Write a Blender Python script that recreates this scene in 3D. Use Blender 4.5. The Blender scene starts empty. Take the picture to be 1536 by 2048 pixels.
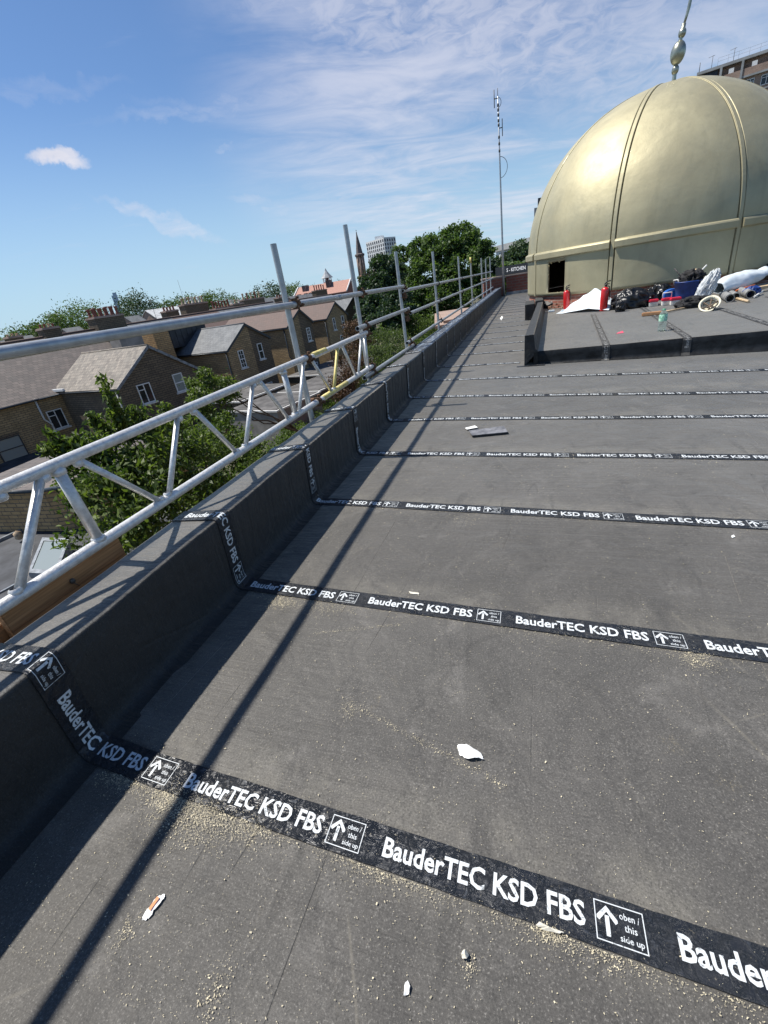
import bpy, bmesh, math, random
import numpy as np
from mathutils import Vector, Matrix
random.seed(7); rng = np.random.default_rng(11)
R_ = math.radians
scene = bpy.context.scene
COL = scene.collection

# ------------------------------------------------------------------ camera
CF, YAW, PIT, ROL, CH = 884.93, -0.358, -0.4648, -0.1618, 1.3761     # focal (px of 1536), yaw, pitch, roll, height
_F = np.array([math.sin(YAW)*math.cos(PIT), math.cos(YAW)*math.cos(PIT), math.sin(PIT)])
_r = np.cross(_F, [0, 0, 1]); _r /= np.linalg.norm(_r); _u = np.cross(_r, _F)
CR = _r*math.cos(ROL)+_u*math.sin(ROL); CU = -_r*math.sin(ROL)+_u*math.cos(ROL)
C0 = np.array([0, 0, CH])
cam_d = bpy.data.cameras.new("camera"); cam = bpy.data.objects.new("camera", cam_d); COL.objects.link(cam)
cam_d.sensor_fit = 'HORIZONTAL'; cam_d.sensor_width = 36; cam_d.lens = CF/1536*36
cam_d.clip_start = 0.05; cam_d.clip_end = 9000
cam.matrix_world = Matrix(((CR[0], CU[0], -_F[0], 0), (CR[1], CU[1], -_F[1], 0), (CR[2], CU[2], -_F[2], CH), (0, 0, 0, 1)))
scene.camera = cam
scene.render.resolution_x = 768; scene.render.resolution_y = 1024

# ------------------------------------------------------------------ light
SUN_AZ, SUN_EL = R_(-92.5), R_(60.5)
sv = Vector((math.sin(SUN_AZ)*math.cos(SUN_EL), math.cos(SUN_AZ)*math.cos(SUN_EL), math.sin(SUN_EL)))
sd = bpy.data.lights.new("sun", 'SUN'); sd.energy = 4.7; sd.angle = R_(0.9); sd.color = (1, .955, .88)
so = bpy.data.objects.new("sun", sd); COL.objects.link(so)
so.rotation_euler = sv.to_track_quat('Z', 'Y').to_euler(); so.location = (-20, 0, 40)
scene.view_settings.view_transform = 'Standard'; scene.view_settings.look = 'None'
scene.view_settings.exposure = 0.52; scene.view_settings.gamma = 1

class NT:
    """tiny node helper"""
    def __init__(s, nt): s.nt = nt; s.n = nt.nodes; s.l = nt.links
    def new(s, t, **kw):
        x = s.n.new(t)
        for k, v in kw.items():
            if k in x.inputs.keys() and not hasattr(type(x), k): x.inputs[k].default_value = v
            else: setattr(x, k, v)
        return x
    def link(s, a, b): s.l.new(a, b)
    def math(s, op, a, b=None, c=None, clamp=False):
        m = s.n.new('ShaderNodeMath'); m.operation = op; m.use_clamp = clamp
        for i, v in enumerate((a, b, c)):
            if v is None: continue
            if isinstance(v, (int, float)): m.inputs[i].default_value = v
            else: s.l.new(v, m.inputs[i])
        return m.outputs[0]
    def vmath(s, op, a, b=None):
        m = s.n.new('ShaderNodeVectorMath'); m.operation = op
        for i, v in enumerate((a, b)):
            if v is None: continue
            if isinstance(v, (tuple, list)): m.inputs[i].default_value = v
            else: s.l.new(v, m.inputs[i])
        return m
    def mix(s, f, a, b, mode='MIX'):
        m = s.n.new('ShaderNodeMix'); m.data_type = 'RGBA'; m.blend_type = mode; m.clamp_factor = True
        for k, v in ((0, f), (6, a), (7, b)):
            if isinstance(v, (int, float)): m.inputs[k].default_value = v
            elif isinstance(v, (tuple, list)): m.inputs[k].default_value = (*v[:3], 1)
            else: s.l.new(v, m.inputs[k])
        return m.outputs[2]
    def noise(s, vec, scale, detail=4, rough=.55, dist=0):
        t = s.n.new('ShaderNodeTexNoise'); t.inputs['Scale'].default_value = scale
        t.inputs['Detail'].default_value = detail; t.inputs['Roughness'].default_value = rough
        t.inputs['Distortion'].default_value = dist
        if vec is not None: s.l.new(vec, t.inputs['Vector'])
        return t.outputs['Fac']
    def ramp(s, f, a, b, lo=0, hi=1):
        m = s.n.new('ShaderNodeMapRange'); m.inputs[1].default_value = a; m.inputs[2].default_value = b
        m.inputs[3].default_value = lo; m.inputs[4].default_value = hi; m.interpolation_type = 'SMOOTHSTEP'
        s.l.new(f, m.inputs[0]); return m.outputs[0]

# ------------------------------------------------------------------ sky
world = bpy.data.worlds.new("World"); scene.world = world; world.use_nodes = True
w = NT(world.node_tree); w.n.clear()
sky = w.n.new('ShaderNodeTexSky'); sky.sky_type = 'NISHITA'; sky.sun_disc = False
sky.sun_elevation = SUN_EL; sky.sun_rotation = SUN_AZ; sky.altitude = 60
sky.air_density = 1.0; sky.dust_density = .15; sky.ozone_density = 3.0
tc = w.n.new('ShaderNodeTexCoord'); D = tc.outputs['Generated']
sep = w.n.new('ShaderNodeSeparateXYZ'); w.link(D, sep.inputs[0])
zc = w.math('MAXIMUM', sep.outputs[2], .02)
plane = w.n.new('ShaderNodeCombineXYZ')
zz = w.math('ADD', zc, .10)
w.link(w.math('DIVIDE', sep.outputs[0], zz), plane.inputs[0]); w.link(w.math('DIVIDE', sep.outputs[1], zz), plane.inputs[1])
def pxdir(x, y):
    d = _F+CR*(x-768)/CF-CU*(y-1024)/CF; return d/np.linalg.norm(d)
# high veil of cirrus, thickest towards the upper right of the view
v1 = pxdir(1010, 60)
dot1 = w.vmath('DOT_PRODUCT', D, tuple(v1)).outputs['Value']
mr = w.n.new('ShaderNodeMapping'); mr.inputs['Rotation'].default_value = (0, 0, R_(-28)); w.link(plane.outputs[0], mr.inputs[0])
mp = w.n.new('ShaderNodeMapping'); mp.inputs['Scale'].default_value = (.55, 1.15, 1); mp.inputs['Location'].default_value = (.4, 2.3, 0)
w.link(mr.outputs[0], mp.inputs[0])
n1 = w.noise(mp.outputs[0], 1.15, 7, .56, .6)
n1b = w.noise(mp.outputs[0], 3.2, 8, .62, 1.0)
veil_reg = w.ramp(dot1, .86, .985)
nn = w.math('ADD', w.math('MULTIPLY', n1, .62), w.math('MULTIPLY', n1b, .38))
veil = w.math('MULTIPLY', w.ramp(nn, .36, .62), veil_reg)
# thin streaks lower down
mp2 = w.n.new('ShaderNodeMapping'); mp2.inputs['Scale'].default_value = (.7, 2.0, 1); mp2.inputs['Location'].default_value = (4.3, 1.7, 0)
w.link(mr.outputs[0], mp2.inputs[0])
n2 = w.noise(mp2.outputs[0], 1.5, 8, .6, .9)
streak = w.math('MULTIPLY', w.ramp(n2, .60, .86), .22)
cl = w.math('MAXIMUM', w.math('MULTIPLY', veil, .62), streak)
# bodies of cloud with a place of their own
nwarp = w.n.new('ShaderNodeTexNoise'); nwarp.inputs['Scale'].default_value = 16; nwarp.inputs['Detail'].default_value = 7; nwarp.inputs['Roughness'].default_value = .6
w.link(D, nwarp.inputs['Vector'])
wv = w.vmath('SCALE', w.vmath('SUBTRACT', nwarp.outputs['Color'], (.5, .5, .5)).outputs[0]); wv.inputs['Scale'].default_value = .07
Dw = w.vmath('ADD', D, wv.outputs[0]).outputs[0]
mpp = w.n.new('ShaderNodeMapping'); mpp.inputs['Scale'].default_value = (1, 1, 2.6); w.link(D, mpp.inputs[0]); pn = w.noise(mpp.outputs[0], 22, 8, .62, .8)
def puff(x, y, wx, wy, ang, dens, soft=.9, flat=1.0):
    c = pxdir(x, y); ex = pxdir(x+10, y)-pxdir(x-10, y); ex /= np.linalg.norm(ex)
    ey = np.cross(ex, c); ca, sa = math.cos(R_(ang)), math.sin(R_(ang))
    e1 = ex*ca+ey*sa; e2 = -ex*sa+ey*ca
    pxr = CF*1.25
    dx = w.vmath('DOT_PRODUCT', w.vmath('SUBTRACT', Dw, tuple(c)).outputs[0], tuple(e1)).outputs['Value']
    dy = w.vmath('DOT_PRODUCT', w.vmath('SUBTRACT', Dw, tuple(c)).outputs[0], tuple(e2)).outputs['Value']
    a = w.math('MULTIPLY', dx, pxr/wx); b = w.math('MULTIPLY', dy, pxr/wy)
    r2 = w.math('ADD', w.math('MULTIPLY', a, a), w.math('MULTIPLY', b, b))
    m = w.ramp(r2, 1.0-soft, 1.5)
    tx_ = w.ramp(pn, .28, .66, .25, 1.0) if dens < .8 else w.ramp(pn, .2, .5, .6, 1.0)
    return w.math('MULTIPLY', w.math('MULTIPLY', w.math('SUBTRACT', 1.0, m), dens), tx_)
puffs = [puff(122, 318, 40, 12, 2, 1.0, .95), puff(132, 305, 18, 10, 0, .9, .95),
         puff(972, 280, 34, 11, 12, .6), puff(330, 440, 110, 13, -20, .42), puff(790, 338, 70, 11, 2, .38), puff(905, 338, 60, 12, 4, .33),
         puff(535, 410, 80, 14, -8, .3), puff(690, 398, 70, 9, 6, .34), puff(90, 182, 120, 10, 6, .14), puff(700, 190, 330, 16, 2, .3), puff(440, 225, 200, 10, 3, .2),
         puff(640, 30, 120, 60, -30, .35), puff(900, 50, 380, 80, -8, .60), puff(1040, 200, 220, 22, 8, .30), puff(1250, 90, 300, 110, -6, .50), puff(1000, 420, 120, 16, 10, .22),
         puff(445, 290, 14, 5, 0, .2), puff(190, 175, 5, 42, -18, .0)]
for p in puffs: cl = w.math('MAXIMUM', cl, p)
cl = w.math('MULTIPLY', cl, w.ramp(sep.outputs[2], .0, .06))
ccol = w.mix(w.ramp(nn, .3, .7), (6.0, 6.3, 7.5), (8.0, 8.0, 8.8))
skyc = w.mix(1.0, sky.outputs[0], (.86, 1.0, 1.16), 'MULTIPLY')
skyc = w.mix(w.ramp(sep.outputs[2], .34, -.02, 0, .85), skyc, (4.6, 6.6, 8.2))
mixc = w.mix(cl, skyc, ccol)
bg = w.n.new('ShaderNodeBackground'); bg.inputs[1].default_value = .073
w.link(mixc, bg.inputs[0]); wo = w.n.new('ShaderNodeOutputWorld'); w.link(bg.outputs[0], wo.inputs[0])

# ------------------------------------------------------------------ where a point of the view lies in the place
def ray(x, y): return _F+CR*(x-768)/CF-CU*(y-1024)/CF
def pl(x, y, n, c):
    d = ray(x, y); n = np.array(n, float); return C0+d*((c-n@C0)/(n@d))
def atX(x, y, v): return pl(x, y, (1, 0, 0), v)
def atZ(x, y, v): return pl(x, y, (0, 0, 1), v)
def onroof(x, y): return pl(x, y, (.0224, 0, 1), 0)
def atD(x, y, dist):
    d = ray(x, y); return C0+d*(dist/math.hypot(d[0], d[1]))
def rz(x): return -.0224*x
T_ANG = R_(78)                                  # the terraces run along this bearing
TV = np.array([math.cos(T_ANG), math.sin(T_ANG), 0]); AV = np.array([-math.sin(T_ANG), math.cos(T_ANG), 0])
def tworld(t, a, z): p = TV*t+AV*a; return np.array([p[0], p[1], z])
def atA(x, y, a):                               # point on the plane 'a' metres across, as (along, across, z)
    p = pl(x, y, AV, a); return np.array([p@TV, p@AV, p[2]])

# ------------------------------------------------------------------ materials
MATS = {}
def principled(name):
    m = bpy.data.materials.new(name); m.use_nodes = True; t = NT(m.node_tree)
    b = m.node_tree.nodes['Principled BSDF']; return m, t, b
def bump(t, b, h, strength, dist=.01):
    bp = t.n.new('ShaderNodeBump'); bp.inputs['Strength'].default_value = strength; bp.inputs['Distance'].default_value = dist
    t.link(h, bp.inputs['Height']); t.link(bp.outputs[0], b.inputs['Normal']); return bp
def plain(name, col, rough=.6, metal=0, var=.18, scale=6, bmp=0, bscale=60, dark=None, coat=0, spec=.5, trans=0):
    m, t, b = principled(name); tcn = t.n.new('ShaderNodeTexCoord'); V = tcn.outputs['Object']
    n = t.noise(V, scale, 5, .6)
    d = dark or tuple(c*(1-var*1.6) for c in col); l = tuple(min(1, c*(1+var)) for c in col)
    t.link(t.mix(t.ramp(n, .3, .7), d, l), b.inputs['Base Color'])
    b.inputs['Roughness'].default_value = rough; b.inputs['Metallic'].default_value = metal
    b.inputs['Specular IOR Level'].default_value = spec
    if coat: b.inputs['Coat Weight'].default_value = coat; b.inputs['Coat Roughness'].default_value = .12
    if bmp: bump(t, b, t.noise(V, bscale, 4), bmp)
    MATS[name] = m; return m
def brick_mat(name, c1, c2, mortar, darken_amt=.0, scale=1.8):
    m, t, b = principled(name); uv = t.n.new('ShaderNodeUVMap'); uv.uv_map = 'UVMap'
    br = t.n.new('ShaderNodeTexBrick'); t.link(uv.outputs[0], br.inputs['Vector'])
    br.inputs['Color1'].default_value = (*c1, 1); br.inputs['Color2'].default_value = (*c2, 1); br.inputs['Mortar'].default_value = (*mortar, 1)
    br.inputs['Scale'].default_value = 1/scale; br.inputs['Brick Width'].default_value = .225; br.inputs['Row Height'].default_value = .075
    br.inputs['Mortar Size'].default_value = .010; br.inputs['Bias'].default_value = -.1
    n = t.noise(uv.outputs[0], .9, 5, .65); n2 = t.noise(uv.outputs[0], 9, 3, .6)
    c = t.mix(t.ramp(n, .35, .75, 0, .55+darken_amt), br.outputs['Color'], tuple(x*.35 for x in c1))
    c = t.mix(t.ramp(n2, .45, .8, 0, .5), c, tuple(min(1, x*1.5) for x in c2))
    t.link(c, b.inputs['Base Color']); b.inputs['Roughness'].default_value = .9
    bump(t, b, br.outputs['Fac'], -.5, .01)
    MATS[name] = m; return m
def tile_mat(name, c1, c2, gap, w_=.3, h=.22, moss=None):
    m, t, b = principled(name); uv = t.n.new('ShaderNodeUVMap'); uv.uv_map = 'UVMap'
    br = t.n.new('ShaderNodeTexBrick'); t.link(uv.outputs[0], br.inputs['Vector'])
    br.inputs['Color1'].default_value = (*c1, 1); br.inputs['Color2'].default_value = (*c2, 1); br.inputs['Mortar'].default_value = (*gap, 1)
    br.inputs['Scale'].default_value = 1; br.inputs['Brick Width'].default_value = w_; br.inputs['Row Height'].default_value = h
    br.inputs['Mortar Size'].default_value = .014; br.inputs['Mortar Smooth'].default_value = .6
    n = t.noise(uv.outputs[0], 1.4, 6, .7)
    c = t.mix(t.ramp(n, .42, .7, 0, .7), br.outputs['Color'], moss or tuple(x*.5 for x in c1))
    t.link(c, b.inputs['Base Color']); b.inputs['Roughness'].default_value = .75
    bump(t, b, br.outputs['Fac'], -.8, .02); MATS[name] = m; return m

# the bitumen membrane of the roof
def membrane(name, base, seam=True, sheen=.38):
    m, t, b = principled(name); geo = t.n.new('ShaderNodeNewGeometry'); P = geo.outputs['Position']
    sp = t.n.new('ShaderNodeSeparateXYZ'); t.link(P, sp.inputs[0])
    fine = t.noise(P, 190, 6, .8); mid = t.noise(P, 42, 5, .65); big = t.noise(P, 1.7, 5, .6)
    mpn = t.n.new('ShaderNodeMapping'); mpn.inputs['Scale'].default_value = (.7, 26, 26); mpn.inputs['Rotation'].default_value = (0, 0, R_(3.5)); t.link(P, mpn.inputs[0])
    st = t.noise(mpn.outputs[0], 1.3, 5, .6)
    mpc = t.n.new('ShaderNodeMapping'); mpc.inputs['Scale'].default_value = (9, 1.1, 1); t.link(P, mpc.inputs[0])
    cr = t.noise(mpc.outputs[0], 1.1, 3, .5, .4)
    c = t.mix(t.ramp(big, .3, .7), tuple(x*.84 for x in base), tuple(x*1.16 for x in base))
    if seam:
        row = t.math('FLOOR', t.math('ADD', t.math('ADD', sp.outputs[1], -.613), t.math('MULTIPLY', sp.outputs[0], .06)))
        wn = t.n.new('ShaderNodeTexWhiteNoise'); wn.noise_dimensions = '1D'; t.link(row, wn.inputs['W'])
        c = t.mix(wn.outputs['Value'], t.mix(1, c, (.80, .79, .78), 'MULTIPLY'), t.mix(1, c, (1.14, 1.14, 1.15), 'MULTIPLY'))
        fr_ = t.math('FRACT', t.math('ADD', t.math('ADD', sp.outputs[1], -.613), t.math('MULTIPLY', sp.outputs[0], .06)))
        edge = t.math('MULTIPLY', t.ramp(t.math('ABSOLUTE', t.math('SUBTRACT', fr_, .5)), .30, .46), t.ramp(t.noise(P, 5, 5, .7), .35, .65))
        c = t.mix(t.math('MULTIPLY', edge, .35), c, (.20, .185, .15))
        scf = t.noise(P, 2.6, 6, .72, 1.2); c = t.mix(t.ramp(scf, .54, .70, 0, .42), c, (.17, .16, .145)); c = t.mix(t.ramp(scf, .46, .32, 0, .6), c, tuple(x*.45 for x in base))
    c = t.mix(t.ramp(st, .54, .76, 0, .34), c, tuple(x*.55 for x in base))
    c = t.mix(t.ramp(cr, .63, .70, 0, .45), c, tuple(x*.4 for x in base))
    c = t.mix(t.ramp(mid, .52, .8, 0, .35), c, tuple(x*1.7 for x in base))
    c = t.mix(t.ramp(fine, .36, .50, .75, 0), c, tuple(x*.30 for x in base))
    sp1 = t.ramp(fine, .545, .66, 0, .8)
    c = t.mix(sp1, c, tuple(min(.3, x*3.6) for x in base))
    def crease(sc, rot, w_, seed):
        a_ = t.n.new('ShaderNodeMapping'); a_.inputs['Rotation'].default_value = (0, 0, R_(rot)); a_.inputs['Location'].default_value = (seed, seed*.7, 0); t.link(P, a_.inputs[0])
        b_ = t.n.new('ShaderNodeMapping'); b_.inputs['Scale'].default_value = sc; t.link(a_.outputs[0], b_.inputs[0])
        q_ = t.noise(b_.outputs[0], 1, 0, .3, 0); m_ = t.ramp(t.noise(P, 1.3+seed*.1, 3, .5), .52, .62)
        return t.math('MULTIPLY', t.ramp(t.math('ABSOLUTE', t.math('SUBTRACT', q_, .5)), w_, .0), m_)
    k1 = crease((3.4, .22, 1), 5, .007, 3.1); k2 = crease((2.0, .2, 1), -24, .006, 7.7); k3 = crease((1.4, .18, 1), 62, .005, 11.3)
    if seam:
        c = t.mix(t.math('MULTIPLY', k1, .38), c, tuple(x*.35 for x in base)); c = t.mix(t.math('MULTIPLY', k2, .26), c, (.24, .215, .165)); c = t.mix(t.math('MULTIPLY', k3, .28), c, (.26, .235, .18))
    # drifts of fine sawdust rubbed into the surface
    du = t.noise(P, 3.1, 7, .68, .5); du2 = t.noise(P, 160, 2, .7)
    dm = t.math('MULTIPLY', t.ramp(du, .60, .74), t.ramp(du2, .52, .62))
    if seam: c = t.mix(t.math('MULTIPLY', dm, .5), c, (.34, .28, .16))
    t.link(c, b.inputs['Base Color']); b.inputs['Roughness'].default_value = .66; b.inputs['Specular IOR Level'].default_value = .5
    b.inputs['Sheen Weight'].default_value = sheen; b.inputs['Sheen Roughness'].default_value = .45; b.inputs['Sheen Tint'].default_value = (1, .91, .76, 1)
    h = t.math('ADD', t.math('MULTIPLY', fine, .35), t.math('ADD', t.math('MULTIPLY', mid, .6), t.math('MULTIPLY', st, 1.9)))
    h = t.math('ADD', h, t.math('MULTIPLY', t.noise(P, 4.5, 3, .5, .6), 9)); h = t.math('SUBTRACT', h, t.math('MULTIPLY', k1, .8))
    if not seam:
        mpv = t.n.new('ShaderNodeMapping'); mpv.inputs['Scale'].default_value = (2, 11, 1.3); t.link(P, mpv.inputs[0]); h = t.math('ADD', h, t.math('MULTIPLY', t.noise(mpv.outputs[0], 1, 4, .6, .8), 7))
    bump(t, b, h, .6, .005); MATS[name] = m; return m
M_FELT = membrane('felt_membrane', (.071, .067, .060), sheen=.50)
M_FELT_SHADED = membrane('felt_upstand', (.019, .019, .0185), seam=False, sheen=.14)  # same felt as the roof, shade put in as a darker colour
def tape_mat():
    m, t, b = principled('printed_tape'); geo = t.n.new('ShaderNodeNewGeometry'); P = geo.outputs['Position']
    n = t.noise(P, 24, 6, .7, 1.5); n2 = t.noise(P, 140, 3, .6)
    c = t.mix(t.ramp(n, .58, .7, 0, .7), (.012, .014, .018), (.055, .062, .072))
    c = t.mix(t.ramp(n2, .66, .72, 0, .5), c, (.25, .22, .16))
    t.link(c, b.inputs['Base Color']); t.link(t.ramp(t.noise(P, 9, 5, .65, .6), .35, .7, .26, .6), b.inputs['Roughness'])
    mpw = t.n.new('ShaderNodeMapping'); mpw.inputs['Scale'].default_value = (14, 60, 14); t.link(P, mpw.inputs[0]); wr = t.noise(mpw.outputs[0], 1, 4, .6, 1.0)
    bump(t, b, t.math('ADD', t.math('ADD', t.ramp(n, .45, .6), t.math('MULTIPLY', n2, .3)), t.math('MULTIPLY', wr, 1.2)), .6, .006)
    MATS['tape'] = m; return m
tape_mat()
def letter_mat():
    m, t, b = principled('white_print'); geo = t.n.new('ShaderNodeNewGeometry'); P = geo.outputs['Position']
    n = t.noise(P, 70, 5, .75, .8)
    t.link(t.mix(t.ramp(n, .56, .66, 0, .85), (.60, .63, .64), (.05, .055, .06)), b.inputs['Base Color'])
    b.inputs['Roughness'].default_value = .5; bump(t, b, t.noise(P, 24, 6, .7, 1.5), .4, .005)
    MATS['letter'] = m; return m
letter_mat()
plain('tape_sheen_grey', (.055, .054, .052), .6, 0, .5, 9); plain('letter_sheen_grey', (.26, .26, .25), .6, 0, .4, 30)  # deck tape and print greyed, grazing sheen put into the colour
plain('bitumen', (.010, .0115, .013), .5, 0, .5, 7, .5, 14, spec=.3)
plain('galv', (.43, .45, .46), .45, .65, .10, 14, .12, 60)
plain('alu', (.72, .71, .69), .42, .45, .08, 40, .2, 120, dark=(.56, .55, .53))
plain('yellow_alu', (.72, .60, .22), .5, .1, .12, 20)
plain('rust', (.16, .085, .045), .85, .2, .5, 60, .4, 200)
plain('steel_dark', (.10, .095, .09), .6, .5, .4, 50)
plain('timber', (.40, .22, .105), .75, 0, .2, 5)
plain('timber_pale', (.56, .42, .26), .7, 0, .22, 8)
plain('paper', (.80, .80, .77), .8, 0, .04, 20)
plain('paper_orange', (.70, .28, .12), .7, 0, .1, 20)
plain('sawdust', (.60, .53, .37), .9, 0, .25, 40)
plain('chip_pale', (.70, .66, .55), .9, 0, .2, 40)
plain('red_paint', (.55, .012, .014), .30, 0, .12, 20, coat=.5)
plain('white_sheet', (.66, .72, .75), .45, 0, .05, 6)
plain('black_plastic', (.012, .012, .013), .34, 0, .3, 6, .2, 9)
plain('black_cloth', (.014, .014, .016), .85, 0, .4, 20)
plain('blue_plastic', (.012, .045, .21), .45, 0, .2, 6)
plain('blue_bright', (.02, .13, .50), .4, 0, .15, 6)
plain('red_plastic', (.66, .03, .07), .4, 0, .1, 10)
plain('white_plastic', (.75, .74, .70), .45, 0, .12, 12)
plain('cream_helmet', (.72, .68, .52), .4, 0, .12, 14)
plain('pipe_grey', (.30, .30, .29), .5, .2, .2, 14)
plain('pipe_hole', (.01, .01, .01), .9)
plain('white_frame', (.74, .74, .72), .5, 0, .08, 10)
plain('dark_frame', (.03, .04, .05), .4)
plain('sill', (.62, .61, .58), .7, 0, .15, 10)
plain('slate_flat', (.05, .053, .06), .8, 0, .3, 1.5)
plain('flat_felt', (.105, .10, .096), .85, 0, .35, .9)
plain('render_wall', (.25, .235, .215), .85, 0, .2, 1.3)
plain('dark_cladding', (.016, .022, .032), .45, 0, .3, 2)
plain('pot_red', (.20, .075, .055), .8, 0, .3, 12)
plain('pot_tan', (.46, .34, .22), .8, 0, .25, 12)
plain('pot_white', (.68, .64, .57), .8, 0, .25, 12)
plain('lead', (.22, .24, .26), .45, .2, .3, 5)
plain('white_concrete', (.66, .67, .67), .8, 0, .06, .2)
plain('grey_concrete', (.30, .31, .31), .8, 0, .12, .5)
plain('stone', (.36, .27, .22), .85, 0, .2, 1.5)
plain('spire_slate', (.13, .105, .10), .7, 0, .3, 1.0)
plain('turret_lead', (.26, .28, .30), .6, .1, .2, 1.5)
plain('bark', (.10, .075, .055), .95, 0, .35, 6, .6, 20)
plain('soil', (.09, .085, .05), .95, 0, .4, .35)
plain('tank', (.045, .05, .06), .5)
plain('rubble', (.36, .21, .14), .95, 0, .5, 25)
plain('haze_tower', (.36, .47, .60), .35, 0, .06, .03)  # distance haze painted in as pale blue
plain('fascia', (.012, .013, .016), .5)
m, t, b = principled('lit_letter'); b.inputs['Base Color'].default_value = (.8, .8, .8, 1); MATS['sign_white'] = m
m, t, b = principled('pane'); b.inputs['Base Color'].default_value = (.018, .024, .028, 1); b.inputs['Roughness'].default_value = .06; MATS['pane'] = m
m, t, b = principled('pane_pale'); b.inputs['Base Color'].default_value = (.24, .27, .26, 1); b.inputs['Roughness'].default_value = .08; MATS['pane_pale'] = m
m, t, b = principled('clear_plastic'); b.inputs['Base Color'].default_value = (.80, .93, .88, 1); b.inputs['Roughness'].default_value = .06; b.inputs['Transmission Weight'].default_value = .93; b.inputs['IOR'].default_value = 1.12; MATS['clear'] = m
m, t, b = principled('thin_poly'); b.inputs['Base Color'].default_value = (.80, .83, .84, 1); b.inputs['Roughness'].default_value = .25; b.inputs['Transmission Weight'].default_value = .45; b.inputs['IOR'].default_value = 1.05; MATS['thin_poly'] = m
brick_mat('stock_brick', (.42, .30, .155), (.28, .20, .105), (.11, .09, .07), .0)
brick_mat('dark_brick', (.19, .143, .092), (.125, .096, .066), (.045, .038, .032), .0)
brick_mat('tan_brick', (.50, .32, .145), (.36, .225, .10), (.14, .11, .08))
brick_mat('red_brick', (.27, .085, .055), (.20, .065, .045), (.20, .15, .12), .0)
brick_mat('brown_brick', (.40, .27, .20), (.30, .20, .155), (.30, .25, .21))
brick_mat('base_brick', (.36, .13, .085), (.29, .10, .07), (.34, .27, .22), .0, 1.0)
tile_mat('clay_tile', (.085, .070, .063), (.135, .110, .097), (.012, .011, .010), .36, .33, (.07, .063, .058))
tile_mat('old_tile', (.11, .095, .08), (.25, .215, .175), (.03, .027, .024), .26, .26, (.20, .18, .15))
tile_mat('red_tile', (.125, .078, .063), (.10, .066, .054), (.06, .035, .03), .3, .3, (.10, .07, .06))
tile_mat('orange_tile', (.42, .23, .17), (.36, .19, .145), (.25, .10, .07), .3, .3, (.34, .18, .14))
tile_mat('slate_tile', (.105, .112, .118), (.15, .158, .165), (.05, .053, .056), .3, .22, (.19, .195, .195))
def gold():
    m, t, b = principled('gold_paint'); tcn = t.n.new('ShaderNodeTexCoord'); V = tcn.outputs['Object']
    n = t.noise(V, .9, 5, .6, .6); n2 = t.noise(V, 7, 5, .65)
    mp_ = t.n.new('ShaderNodeMapping'); mp_.inputs['Scale'].default_value = (3.5, 3.5, .5); t.link(V, mp_.inputs[0])
    n3 = t.noise(mp_.outputs[0], 1.4, 5, .6)
    c = t.mix(t.ramp(n, .3, .7), (.37, .335, .215), (.45, .41, .265))
    c = t.mix(t.ramp(n3, .5, .75, 0, .4), c, (.29, .27, .175))
    c = t.mix(t.ramp(n2, .62, .8, 0, .25), c, (.31, .29, .19))
    t.link(c, b.inputs['Base Color']); b.inputs['Metallic'].default_value = .52
    r = t.ramp(t.noise(V, 1.6, 5, .6), .3, .7, .54, .66); t.link(r, b.inputs['Roughness'])
    b.inputs['Coat Weight'].default_value = .12; b.inputs['Coat Roughness'].default_value = .09
    bump(t, b, t.math('ADD', t.noise(V, 2.2, 4, .5), t.math('MULTIPLY', t.noise(V, 30, 4, .6), .04)), .22, .06)
    MATS['gold'] = m
gold()
plain('gold_dark', (.10, .09, .05), .6, .4, .2, 6)
plain('finial_metal', (.36, .37, .30), .34, .75, .15, 8)
plain('foam', (.55, .45, .24), .9, 0, .4, 30, .6, 60)
def leaf_mat(name, a, b_, sc=.35, tr=.35):
    m, t, b = principled(name); geo = t.n.new('ShaderNodeNewGeometry')
    n = t.noise(geo.outputs['Position'], sc, 4, .6)
    rnd = geo.outputs['Random Per Island']
    f = t.math('ADD', t.math('MULTIPLY', n, .7), t.math('MULTIPLY', rnd, .35))
    c = t.mix(t.ramp(f, .3, .8), a, b_); t.link(c, b.inputs['Base Color']); b.inputs['Roughness'].default_value = .55
    b.inputs['Specular IOR Level'].default_value = .35
    tr_ = t.n.new('ShaderNodeBsdfTranslucent'); t.link(t.mix(1, c, (1.3, 1.5, .6), 'MULTIPLY'), tr_.inputs[0])
    mx = t.n.new('ShaderNodeMixShader'); mx.inputs[0].default_value = tr
    out = m.node_tree.nodes['Material Output']; t.link(b.outputs[0], mx.inputs[1]); t.link(tr_.outputs[0], mx.inputs[2]); t.link(mx.outputs[0], out.inputs[0])
    MATS[name] = m; return m
leaf_mat('leaf_cherry', (.022, .048, .012), (.15, .20, .05), 1.6)
leaf_mat('leaf_plane', (.050, .090, .028), (.13, .19, .060), .25)
leaf_mat('leaf_dark', (.026, .052, .028), (.070, .11, .055), .3, .25)
leaf_mat('leaf_mid', (.050, .085, .028), (.11, .16, .05), .15)
leaf_mat('leaf_bush', (.055, .085, .028), (.12, .155, .06), .8)
leaf_mat('leaf_brown', (.055, .030, .020), (.13, .075, .045), .8, .2)
leaf_mat('leaf_hedge', (.05, .085, .02), (.16, .22, .06), 2.0)

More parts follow.
